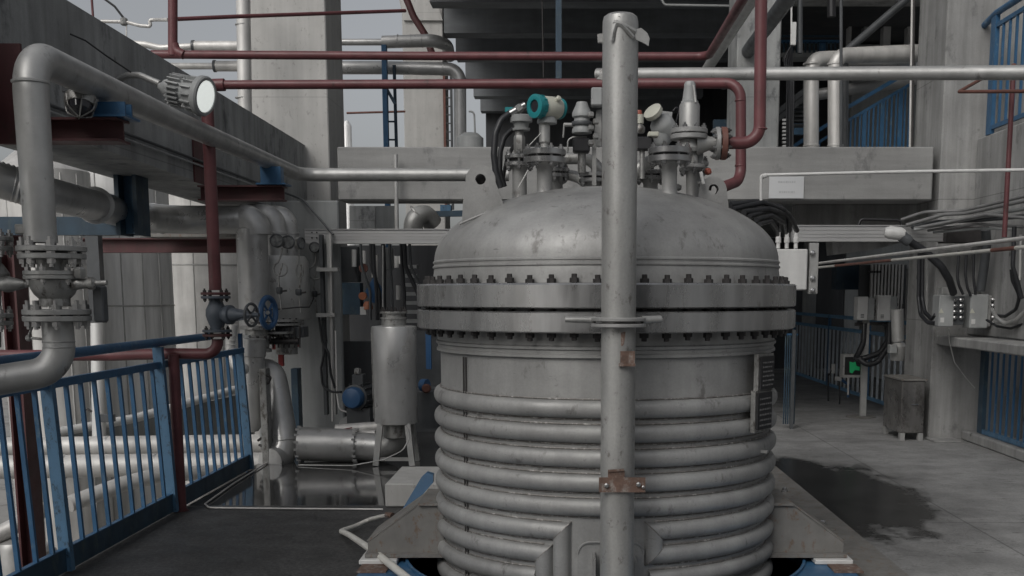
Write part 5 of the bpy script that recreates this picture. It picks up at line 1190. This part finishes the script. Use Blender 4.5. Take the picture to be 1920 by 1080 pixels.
# column conduit
pipe('conduit', 'thin pale conduit running up the left corner of the right column', 'conduit', [P(1711,-40,12.15),P(1706,290,12.15)], .014, cladw, n=10)
pipe('conduit', 'dark conduit hugging the left corner of the right column', 'conduit', [P(1715,-40,12.1),P(1710,290,12.1)], .012, boltm, n=10)
PYX = 150
# upper bay content
YU = 14.5
for i, (x, Yx, rr_) in enumerate(((1521,13.2,.088),(1566,12.9,.083))):
    o = thing('clad_pipe', ['left of two tall pale pipes standing on the beam in the upper right bay','right of two tall pale pipes standing on the beam in the upper right bay'][i], 'pipe', P(x,285,Yx), 'tall pale pipes in the upper right bay')
    if i == 0: MB().tube([P(x,290,Yx),P(x,112,Yx),P(1600,108,Yx+.4)], rr_, 24, .16).build('cladding', cladw, o, 50)
    else: MB().tube([P(x,290,Yx),P(x,104,Yx),P(1720,100,Yx+.3)], rr_, 24, .14, radii=[.083,.083,.10]).build('cladding', cladw, o, 50)
    for y in (122, 275): MB().lathe([(rr_,0),(rr_+.007,.003),(rr_+.007,.02),(rr_,.024)], P(x,y,Yx), (0,0,1), 24).build('joint_band', cladw, o)
pipe('dark_pipe', 'dark grey pipe close behind the right tall pale pipe', 'pipe', [P(1584,290,13.4),P(1584,120,13.4)], .045, dgrey, n=14)
pipe('duct', 'dark round duct running right above the tall pale pipes', 'duct', [P(1590,112,13.9),P(1720,106,13.6)], .125, greyp, n=24)
pipe('clad_pipe', 'silver pipe sloping behind the tall pale pipes', 'pipe', [P(1530,178,14.2),P(1590,168,14.2),P(1720,150,14.2)], .07, clad, .1)
def stair_rail(lab, p0, p1, drop, n, Y, thick=.045):
    s = thing('stair_railing', lab, 'railing', p0-Vector((0,0,drop)))
    MB().bar(p0, p1, .04, thick).build('handrail', bluep, s)
    dz_ = Vector((0,0,-.16)); MB().bar(p0+dz_, p1+dz_, .03, .035).build('mid_rail', bluep, s)
    for i in range(n+1):
        q = p0.lerp(p1, i/n)+dz_; MB().bar(q, Vector((q.x,q.y,p0.z-drop)), .02 if i % 4 else .05, .02).build('picket', bluep, s)
stair_rail('blue stair railing rising to the right in the upper right bay', P(1588,202,13.6), P(1708,132,13.6), .62, 14, 13.6)
stair_rail('dim blue stair railing low at the left of the upper right bay', P(1470,286,15), P(1560,228,15), .02, 4, 15)
o = thing('far_railing', 'far blue railing on the upper storey behind the upper right bay', 'railing', P(1510,100,19))
MB().bar(P(1465,78,19), P(1580,78,19), .03, .05).build('top_rail', bluep, o); MB().bar(P(1465,68,19), P(1580,68,19), .03, .03).build('handrail', bluedk, o); MB().bar(P(1465,103,19), P(1580,103,19), .04, .06).build('bottom_rail', greyen, o)
for i in range(14): MB().bar(P(1470+i*8,102,19), P(1470+i*8,79,19), .03 if i != 9 else .1, .03).build('picket', bluep if i == 9 else bluedk, o)
tag(MB().box(P(1466,0,20).x, P(1720,0,20).x, 19.6, 20, P(0,116,20).z, P(0,104,20).z).build('far_floor_edge', concd), 'edge of the far upper floor under the far blue railing', 'floor slab')
tag(MB().box(P(1440,0,24).x, P(1760,0,24).x, 24, 24.3, 2.9, 8.5).build('back_wall', darkw), 'dark rear wall deep inside the upper right bay', 'wall')
for i, (x, w_, y0, y1, lab) in enumerate(((1591,5,42,90,'thin pale post deep inside the upper right bay'),(1622,11,40,66,'short grey post deep inside the upper right bay'),(1660,14,40,88,'broad white post deep inside the upper right bay'),(1703,10,42,85,'pale panel at the right edge deep inside the upper right bay'))):
    tag(MB().bbox(P(x-w_/2,0,21).x, P(x+w_/2,0,21).x, 21, 21.2, P(0,y1,21).z, P(0,y0,21).z).build('far_post', white if i != 1 else greyen), lab, 'post')
for lab, a, b, r_ in (('dark diagonal pipe rising to the right across the upper right bay', P(1570,110,13.3), P(1710,-10,12.9), .045),
                      ('dark vertical tube crossing the upper right bay in front of the tall pipes', P(1577,-20,12.4), P(1577,290,12.4), .018),
                      ('grey vertical tube at the left of the upper right bay', P(1500,-20,12.9), P(1500,100,12.9), .03),
                      ('black vertical tube near the middle top of the upper right bay', P(1559,-20,13.1), P(1559,32,13.1), .05)):
    pipe('dark_pipe', lab, 'pipe', [a, b], r_, dgrey if 'black' not in lab else blackv, n=12)
o = thing('conduit_drop', 'white conduit and cable bundle dropping at the left of the upper right bay', 'conduit', P(1484,285,12.5))
MB().cyl(P(1484,-20,12.5), P(1484,85,12.5), .010, n=8).build('conduit', white, o); MB().bbox(P(1481,0,12.5).x, P(1490,0,12.5).x, 12.48, 12.54, P(0,85,12.5).z, P(0,42,12.5).z).build('trunking', white, o)
for k in range(5): MB().tube([P(1484,84,12.5),P(1470+k*4,110+6*k,12.5+.02*k),P(1476+k*3,150,12.5),P(1474+k*3,285,12.5)], .010, 6, .1).build('cable', rubber, o, 60)
for k in range(9): MB().obox(P(1470,225+k*7,12.5), (.018,0,0), (0,.02,0), (0,0,.01)).build('terminal', greyp, o)
o = thing('stair_stringer', 'dark steel stair stringers rising behind the tall pale pipes', 'stair', P(1470,240,14))
for k in range(2): MB().bar(P(1452,215+k*14,14+.3*k), P(1520,160+k*14,14+.3*k), .04, .06).build('stringer', dgrey, o)
for k in range(6): MB().bar(P(1480,236-k*8,14.5), P(1508,236-k*8,14.5), .2, .02).build('tread', dgrey, o)
tag(MB().box(P(1484,0,16).x, P(1510,0,16).x, 16, 16.1, P(0,252,16).z, P(0,226,16).z).build('lit_panel', bluew), 'small pale blue panel seen behind the left tall pale pipe', 'panel')
tag(MB().box(P(1340,0,15).x, P(1372,0,15).x, 15, 15.1, P(0,270,15).z, P(0,224,15).z).build('barred_panel', bluedk), 'dark blue barred panel behind the safety valve', 'panel')
PYX = 420
# below beam right: concrete panels
tag(MB().prism([P(1492,374,12.0),P(1735,374,12.0),P(1735,424,12.0),P(1492,424,12.0)], (0,.2,0)).build('wall_panel', conc), 'streaked concrete panel between the back beam and the right cable tray', 'panel')
tag(MB().prism([P(1560,452,12.5),P(1700,452,12.5),P(1640,468,12.5),P(1562,478,12.5)], (0,.3,0)).build('wall_panel', conc), 'wedge shaped concrete soffit below the right cable tray', 'panel')
tag(MB().bbox(P(1490,0,12.3).x, P(1565,0,12.3).x, 12.3, 12.4, P(0,391,12.3).z, P(0,384,12.3).z).build('steel_sheet', bluedk), 'narrow dark blue strip under the back beam right of the cables', 'panel')
tag(MB().box(P(1568,0,12.2).x, P(1574,0,12.2).x, 12.2, 12.25, P(0,424,12.2).z, P(0,384,12.2).z).build('hanger_bar', greyp), 'thin vertical hanger between the back beam and the right tray', 'hanger')
pipe('handle_bar', 'black bent handle bar above the right cable tray', 'bar', [P(1610,424,11.2),P(1613,411,11.2),P(1688,413,11.2),P(1692,424,11.2)], .014, blackv, .04, n=10)
# cable bundle over vessel right
lst = [([P(1370,384,8.2),P(1420,378,8.3),P(1462,388,8.6),P(1478,405,8.9),P(1480,432,9.2)], .022), ([P(1375,392,8.0),P(1430,380,8.2),P(1470,394,8.6),P(1490,418,9.2)], .020),
       ([P(1395,398,7.9),P(1440,392,8.2),P(1478,402,8.8),P(1494,432,9.4)], .022), ([P(1405,406,7.9),P(1436,396,8.2),P(1462,412,8.8),P(1461,432,9.3)], .018),
       ([P(1418,412,7.9),P(1446,404,8.2),P(1470,418,8.8),P(1474,436,9.3)], .018), ([P(1425,420,7.9),P(1445,414,8.2),P(1456,428,8.8),P(1458,440,9.3)], .016),
       ([P(1368,380,8.3),P(1400,384,8.3),P(1440,400,8.5),P(1452,430,9.2)], .018)]
ords = ['lowest on the left','second','topmost','inner looping','middle looping','innermost short','back']
for k, (pts, r_) in enumerate(lst):
    tag(MB().tube(pts, r_, 10, .15).build('black_cable', rubber, ang=60), 'thick black cable in the bundle drooping from behind the lid to the white box', 'cable', 'black cables above the white box')
PYX = 505
WB = thing('white_box', 'white junction box with three cable glands on top right of the vessel lid', 'junction box', P(1486,545,10.2))
MB().bbox(P(1440,0,10.2).x, P(1514,0,10.2).x, 10.2, 10.4, P(0,544,10.2).z, P(0,467,10.2).z, .01).build('box', white, WB)
for x in (1459, 1475, 1492):
    MB().lathe([(.018,0),(.018,.05),(.026,.055),(.026,.10),(.02,.105),(.02,.15),(.026,.155),(.026,.19),(.014,.20)], P(x,466,10.28), (0,0,1), 10).build('gland', white, WB)
GB = thing('steel_bracket', 'galvanised steel bracket with fittings beside the white junction box', 'bracket', P(1523,550,10.3))
MB().bbox(P(1515,0,10.3).x, P(1532,0,10.3).x, 10.25, 10.3, P(0,551,10.3).z, P(0,456,10.3).z).build('channel', greyp, GB)
for y in (475, 522, 545): MB().lathe([(.018,0),(.024,.01),(.024,.03),(.01,.04)], P(1523,y,10.25), (0,-1,.2), 8).build('fitting', flangem, GB)
pipe('pale_column', 'round pale column standing beyond the far blue railing', 'column', [Vector((P(1519,0,20.5).x,20.5,.0)), Vector((P(1519,0,20.5).x,20.5,2.6))], .125, greyen, n=24)
tag(MB().bbox(P(1569,0,16).x, P(1612,0,16).x, 16, 16.3, P(0,543,16).z, P(0,497,16).z).build('blue_cabinet', bluedk), 'dark blue cabinet hanging in the shade right of the vessel', 'cabinet')
o = thing('louvred_panel', 'pale vertical slatted panel behind the white switch boxes', 'panel', P(1665,560,15.6))
for k in range(10): MB().box(P(1634+k*6.4,0,15.6).x, P(1637.5+k*6.4,0,15.6).x, 15.6, 15.66, P(0,602,15.6).z, P(0,496,15.6).z).build('slat', cladw, o)
MB().box(P(1612,0,15.7).x, P(1700,0,15.7).x, 15.7, 15.74, P(0,606,15.6).z, P(0,496,15.6).z).build('backing', dgrey, o)
MB().box(P(1625,0,15.6).x, P(1645,0,15.6).x, 15.4, 15.5, P(0,512,15.6).z, P(0,508,15.6).z).build('arm', boltm, o)
PYX = 640
# far right blue fence
XF = 4.22
FR_ = thing('railing', 'blue barred railing along the far right edge of the platform', 'railing', (XF, 17, 0))
MB().bar((XF,13.2,1.14),(XF,20.4,1.14), .035, .05).build('handrail', bluel, FR_)
MB().bar((XF,13.2,.96),(XF,20.4,.96), .03, .05).build('mid_rail', bluel, FR_)
MB().bar((XF,13.2,.06),(XF,20.4,.06), .03, .05).build('bottom_rail', bluel, FR_)
pk = None; y = 13.3; k = 0
while y < 20.4:
    if pk is None: pk = MB().bar((XF,y,.08),(XF,y,.95), .026, .03).build('picket', mat('lit_blue_grey_paint', (.42,.46,.50), 0, .5, .2, 6), FR_); py0 = y  # picket colour paled to carry the light on the bars
    else: clone(pk, FR_, (0,y-py0,0))
    y += .25
for q in (13.4, 15.3, 17.6, 20.3): MB().box(XF-.02, XF+.02, q-.025, q+.025, .03, 1.15).build('post', bluep, FR_)
FE = thing('railing', 'short blue railing panel at the back between the vessel and the far corner', 'railing', (3.0, 20.4, 0))
ya_ = 12.2
MB().bar((P(1472,0,ya_).x,ya_,P(0,627,ya_).z),(P(1496,0,ya_).x,ya_,P(0,627,ya_).z), .02, .02).build('top_rail', bluep, FE)
for x in range(1473, 1496, 4): MB().bar((P(x,0,ya_).x,ya_,.05),(P(x,0,ya_).x,ya_,P(0,628,ya_).z), .012, .012).build('picket', bluedk, FE)
MB().box(P(1484,0,ya_).x-.0, P(1490,0,ya_).x, ya_-.06, ya_-.02, .0, P(0,618,ya_).z).build('post', dgrey, FE)
bw = MB()
tag(MB().box(5.6, 5.7, 12.4, 21, -.1, 1.9).build('pale_wall', tankm), 'pale wall seen through the bars of the far right railing', 'wall')
# switch post
SP = thing('switch_stand', 'steel stand with round foot carrying two white switch boxes at the right', 'stand', PF(1617,782))
b0 = PF(1617,782); Yx = b0.y
MB().box(b0.x-.035, b0.x+.035, Yx-.03, Yx+.03, .01, P(0,600,Yx).z).build('post', greyp, SP)
MB().lathe([(.18,0),(.18,.008),(.17,.012)], (b0.x-.02,Yx,.003), (0,0,1), 28).build('foot_plate', dirtpl, SP)
MB().bar(P(1603,608,Yx), P(1690,606,Yx), .04, .04).build('cross_arm', boltm, SP)
for x0, x1, y0, y1, lab in ((1601,1620,556,600,'narrower left'), (1638,1662,553,601,'broader right')):
    b = thing('switch_box', '%s white switch box on the steel stand' % lab, 'switch box', P((x0+x1)/2,y1,Yx))
    MB().bbox(P(x0,0,Yx).x, P(x1,0,Yx).x, Yx-.12, Yx+.06, P(0,y1,Yx).z, P(0,y0,Yx).z, .006).build('case', white, b)
    MB().bbox(P(x1,0,Yx).x+.001, P(x1+13,0,Yx).x, Yx-.10, Yx+.06, P(0,y1,Yx).z, P(0,y0+2,Yx).z, .006).build('side_box', greyen, b)
    for k in range(4): MB().lathe([(.018,0),(.022,.01),(.014,.03)], P(x1+17,y0+8+k*10,Yx-.04), (1,-.5,0), 8).build('gland', dirtyst, b)
    for k in range(3): MB().box(P(x0+6,0,Yx).x, P(x0+12,0,Yx).x, Yx-.123, Yx-.1205, P(0,y1-10+k*2.6,Yx).z, P(0,y1-11.4+k*2.6,Yx).z).build('marking', dgrey, b)
for lab, pts, r_ in (('thick black hose hanging from the left switch box, looping right', [P(1622,606,Yx),P(1620,640,Yx),P(1610,662,Yx-.05),P(1602,676,Yx-.1),P(1620,672,Yx-.15),P(1650,662,Yx-.15),P(1664,640,Yx-.1),P(1663,605,Yx)], .035),
                     ('thick black hose hanging in a low bend from the right switch box', [P(1668,606,Yx-.1),P(1666,650,Yx-.2),P(1645,680,Yx-.25),P(1622,685,Yx-.25),P(1612,672,Yx-.2)], .032),
                     ('thin black cable sagging from the switch boxes toward the column', [P(1655,608,Yx-.1),P(1668,618,Yx-.1),P(1685,630,Yx-.1),P(1692,600,Yx),P(1694,570,Yx)], .014)):
    tag(MB().tube(pts, r_, 12, .12).build('black_cable', rubber, ang=60), lab, 'hose')
DS = thing('display_box', 'grey framed display box with a green screen below the switch boxes', 'display', P(1598,705,Yx+.2))
yy = Yx+.25; a = P(1580,708,yy); b = P(1616,664,yy)
MB().box(a.x, b.x, yy, yy+.15, a.z, b.z).build('case', greyp, DS)
MB().box(a.x+.02, b.x-.01, yy-.006, yy-.001, a.z+.035, b.z-.035).build('window', blackv, DS)
MB().prism([P(1593,678,yy-.01),P(1600,680,yy-.01),P(1604,678,yy-.01),P(1606,686,yy-.01),P(1612,688,yy-.01),P(1612,695,yy-.01),P(1603,694,yy-.01),P(1598,700,yy-.01),P(1593,698,yy-.01)], (0,.003,0)).build('green_screen', greens, DS)
MB().bar(P(1590,708,yy), P(1590,740,yy), .02, .02).build('bracket', greyp, DS)
o = thing('hose_reel_stand', 'thin dark stands with a small white tap beside the display box', 'stand', PF(1565,750))
for x, y0, y1 in ((1553,700,752),(1574,715,758)): q = PF(x,y1); MB().cyl(q, P(x,y0,q.y), .012, n=8).build('leg', rubber, o)
q = PF(1565,752); MB().tube([P(1553,706,q.y),P(1562,690,q.y),P(1566,684,q.y)], .008, 8).build('hose', rubber, o)
MB().bbox(P(1561,0,q.y).x, P(1567,0,q.y).x, q.y-.02, q.y+.02, P(0,700,q.y).z, P(0,682,q.y).z).build('white_tap', white, o)
MB().bbox(P(1568,0,q.y).x, P(1580,0,q.y).x, q.y-.02, q.y+.02, P(0,714,q.y).z, P(0,706,q.y).z).build('white_valve', white, o)
MB().tube([P(1578,712,q.y),P(1592,722,q.y),P(1590,745,q.y)], .02, 8, .05).build('blue_hose', bluebr, o)
o = thing('small_motor', 'small grey motor hanging at the left edge of the right column', 'motor', P(1680,675,12.3))
MB().lathe([(.08,0),(.09,.02),(.09,.16),(.06,.20)], P(1684,676,12.3), (0,0,1), 20).build('body', greyp, o)
MB().bbox(P(1667,0,12.2).x, P(1680,0,12.2).x, 12.15, 12.25, P(0,662,12.2).z, P(0,646,12.2).z).build('terminal_box', greyen, o)
MB().cyl(P(1684,640,12.35), P(1682,580,12.35), .07, n=16).build('riser', greyp, o)
# stainless cabinet
CBt = thing('steel_cabinet', 'stainless steel cabinet on short feet in front of the right column', 'cabinet', (3.55, 11.2, 0))
cf = PF(1700,827); yF = cf.y; x0 = PF(1687,827).x; x1 = PF(1728,826).x
yB = yF+.62
zt = P(0,714,yF).z; zb = P(0,812,yF).z
c_body = MB().bbox(x0, x1+.0, yF, yB, zb, zt, .008).build('body', mat('cabinet_steel', (.30,.29,.28), .8, .32, .25, 3, .05, (1,1,1), .3, .1, (.15,.14,.13), .4, 6), CBt)
MB().box(x0-.012, x1+.012, yF-.012, yB+.01, zt+.001, zt+.018).build('lid', dirtpl, CBt)
for sx in (x0, x1-.05):
    for sy in (yF+.002, yB-.05): MB().box(sx, sx+.05, sy, sy+.05, .003, zb-.001).build('foot', greyp, CBt)
MB().box(x0+.10, x0+.17, yF-.012, yF-.001, (zb+zt)/2+.02, (zb+zt)/2+.035).build('handle', flangem, CBt)
# small plinth at column base
tag(MB().box(3.74, 4.02, 11.0, 11.29, .003, .02).build('base_slab', conc), 'thin concrete pad at the foot of the right column', 'slab')
PYX = 585
# junction boxes on ledge
YJ = 10.7
for i, (x0_, x1_, y0, y1, side, lab) in enumerate(((1754,1782,553,612,1,'left grey junction box with many glands on the ledge at the right'), (1812,1846,552,615,1,'right grey junction box with warning label on the ledge at the right'))):
    jb = thing('junction_box', lab, 'junction box', P((x0_+x1_)/2,y1,YJ))
    MB().bbox(P(x0_,0,YJ).x, P(x1_,0,YJ).x, YJ-.10, YJ+.1, P(0,y1,YJ).z, P(0,y0,YJ).z, .008).build('case', greyen, jb)
    MB().bbox(P(x1_,0,YJ).x+.001, P(x1_+(22 if i == 0 else 8),0,YJ).x, YJ-.06, YJ+.1, P(0,y1-3,YJ).z, P(0,y0+2,YJ).z, .006).build('gland_plate', dgrey if i == 0 else greyp, jb)
    MB().box(P(x0_+3,0,YJ).x, P(x0_+10,0,YJ).x, YJ-.104, YJ-.1005, P(0,y1-8,YJ).z, P(0,y1-17,YJ).z).build('white_label', white, jb)
    wl = MB().prism([P(x0_+6,587,YJ-.104),P(x0_+16,587,YJ-.104),P(x0_+11,578,YJ-.104)], (0,.0035,0)).build('warning_label', cream, jb)
    for k in range(8 if i == 0 else 5):
        q = P(x1_+(6+12*(k%2) if i == 0 else 12), y0+10+(k//2 if i == 0 else k)*11, YJ-.07)
        MB().lathe([(.012,0),(.020,.006),(.020,.02),(.011,.03),(.011,.045)], q, (.4,-1,.2) if i == 0 else (1,-.3,0), 8).build('gland', flangem, jb)
    MB().bbox(P(x0_+8,0,YJ).x, P(x0_+24,0,YJ).x, YJ-.04, YJ+.08, P(0,y0-1,YJ).z, P(0,y0-14,YJ).z, .006).build('top_hub', greyp, jb)
jc = [('thick black cable sweeping down from the tray to the left junction box', [P(1680,438,10.4),P(1705,452,10.4),P(1735,472,10.4),P(1765,500,10.4),P(1780,525,10.45),P(1788,550,10.55)], .036, rubber),
      ('outer of two black cables looping down the column to the left junction box', [P(1724,470,11.1),P(1722,560,11.1),P(1726,590,11.0),P(1740,605,10.8),P(1752,606,10.7)], .020, rubber),
      ('inner of two black cables looping down the column to the left junction box', [P(1730,470,11.1),P(1729,560,11.1),P(1734,585,11.0),P(1748,600,10.8),P(1754,590,10.7)], .020, rubber),
      ('pale grey conduit running down the face of the right column', [P(1738,470,11.2),P(1738,600,11.2)], .014, greyp),
      ('wavy black cable dropping to the left junction box from the tray', [P(1798,470,10.6),P(1795,520,10.6),P(1798,535,10.6),P(1806,552,10.6)], .014, rubber),
      ('second wavy black cable dropping between the junction boxes', [P(1812,475,10.6),P(1810,515,10.6),P(1814,540,10.6),P(1820,555,10.6)], .013, rubber),
      ('black cable dropping straight to the right junction box', [P(1826,475,10.6),P(1825,520,10.6),P(1829,552,10.6)], .013, rubber),
      ('broad grey corrugated conduit rising from the right junction box', [P(1838,545,10.65),P(1845,500,10.6),P(1850,455,10.55),P(1848,430,10.5)], .045, dgrey),
      ('upper black cable leaving the right junction box and curving up to the right edge', [P(1868,592,10.3),P(1885,593,10.1),P(1905,580,9.9),P(1912,555,9.8),P(1898,525,9.8),P(1896,505,9.8)], .016, rubber),
      ('middle grey cable looping from the right junction box to the right edge', [P(1860,580,10.4),P(1868,595,10.2),P(1885,607,10.1),P(1905,600,9.9),P(1925,580,9.8)], .018, greyp),
      ('lowest black cable looping from the right junction box off the right edge', [P(1850,600,10.5),P(1870,612,10.3),P(1895,616,10.1),P(1925,605,9.9)], .012, rubber),
      ('black vertical cable near the right edge above the junction boxes', [P(1902,425,9.7),P(1899,500,9.7),P(1908,530,9.7),P(1916,560,9.7)], .020, rubber),
      ('pale vertical conduit near the right edge above the junction boxes', [P(1914,440,9.7),P(1912,525,9.7)], .014, greyp),
      ('thin black wire trailing from the junction boxes to the blue grille', [P(1779,615,10.6),P(1780,640,10.7),P(1790,680,10.8),P(1812,710,10.9),P(1828,728,10.9)], .005, greyp)]
for lab, pts, r_, m_ in jc: pipe('cable', lab, 'cable', pts, r_, m_, .12, n=10)
# conduits running along upper right under slab
for k, (pts, r_, m_) in enumerate((([P(1690,412,10.9),P(1725,400,10.8),P(1740,397,10.7),P(1808,395,10.5),P(1960,358,9.3)], .016, condm), ([P(1700,422,10.85),P(1770,402,10.6),P(1812,400,10.4),P(1960,368,9.2)], .018, condm),
                       ([P(1715,428,10.8),P(1790,414,10.5),P(1850,402,10.0),P(1960,412,9.2)], .016, condm), ([P(1715,430,10.8),P(1805,412,10.5),P(1880,398,10.0),P(1960,384,9.4)], .020, greyen),
                       ([P(1740,432,10.8),P(1830,420,10.4),P(1960,428,9.6)], .014, condm), ([P(1750,436,10.8),P(1840,428,10.4),P(1900,430,9.9)], .012, greyen), ([P(1710,426,10.9),P(1760,416,10.7),P(1830,413,10.4),P(1960,402,9.5)], .02, dgrey))):
    pipe('conduit', 'slim conduit fanning out from the right cable tray toward the right edge', 'conduit', pts, r_, m_, .2, 'conduits fanning out above the junction boxes', n=10)
tag(MB().bbox(P(1765,0,10.9).x, P(1860,0,10.9).x, 10.85, 11.1, P(0,455,10.9).z, P(0,425,10.9).z).build('dark_duct', boltm), 'dark cable duct end where the right tray meets the wall', 'duct')
CL = thing('conduit_lamp', 'pale oval lamp head on the ribbed cable end over the right tray', 'lamp', P(1680,438,10.3))
MB().lathe([(.001,-.10),(.04,-.09),(.06,-.05),(.06,.05),(.04,.09)], P(1678,437,10.3), (.95,-.2,-.12), 20).build('head', white, CL)
MB().lathe([(.05,0),(.055,.02),(.05,.04),(.055,.06),(.045,.10)], P(1690,442,10.3), (.8,-.1,-.6), 16).build('ribbed_neck', dgrey, CL)
# blue grille
BG = thing('blue_grille', 'blue barred grille low in the wall at the right edge', 'grille', (WX+.1, 9, .1))
XG = WX+.06
MB().box(XG-.02, XG+.02, 10.88, 11.0, .11, 1.0).build('post', bluedk, BG)
MB().bar((XG,11.0,.13),(XG,4.5,.13), .03, .045).build('bottom_rail', bluew, BG)
MB().bar((XG,11.0,1.0),(XG,4.5,1.0), .03, .03).build('top_rail', bluedk, BG)
pk = None; y = 10.74
while y > 8.3:
    if pk is None: pk = MB().bar((XG,y,.15),(XG,y,.99), .018, .018).build('bar', bluep, BG); py0 = y
    else: clone(pk, BG, (0,y-py0,0))
    y -= .14
# floor edging lip and sump line at left
pipe('floor_cable', 'thin white cable bordering the wet floor at the left', 'cable', [PF(500,868,.012),PF(440,905,.012),PF(384,945,.012),PF(392,952,.012),PF(480,953,.012),PF(718,955,.012)], .0065, cladw, .06, n=8)
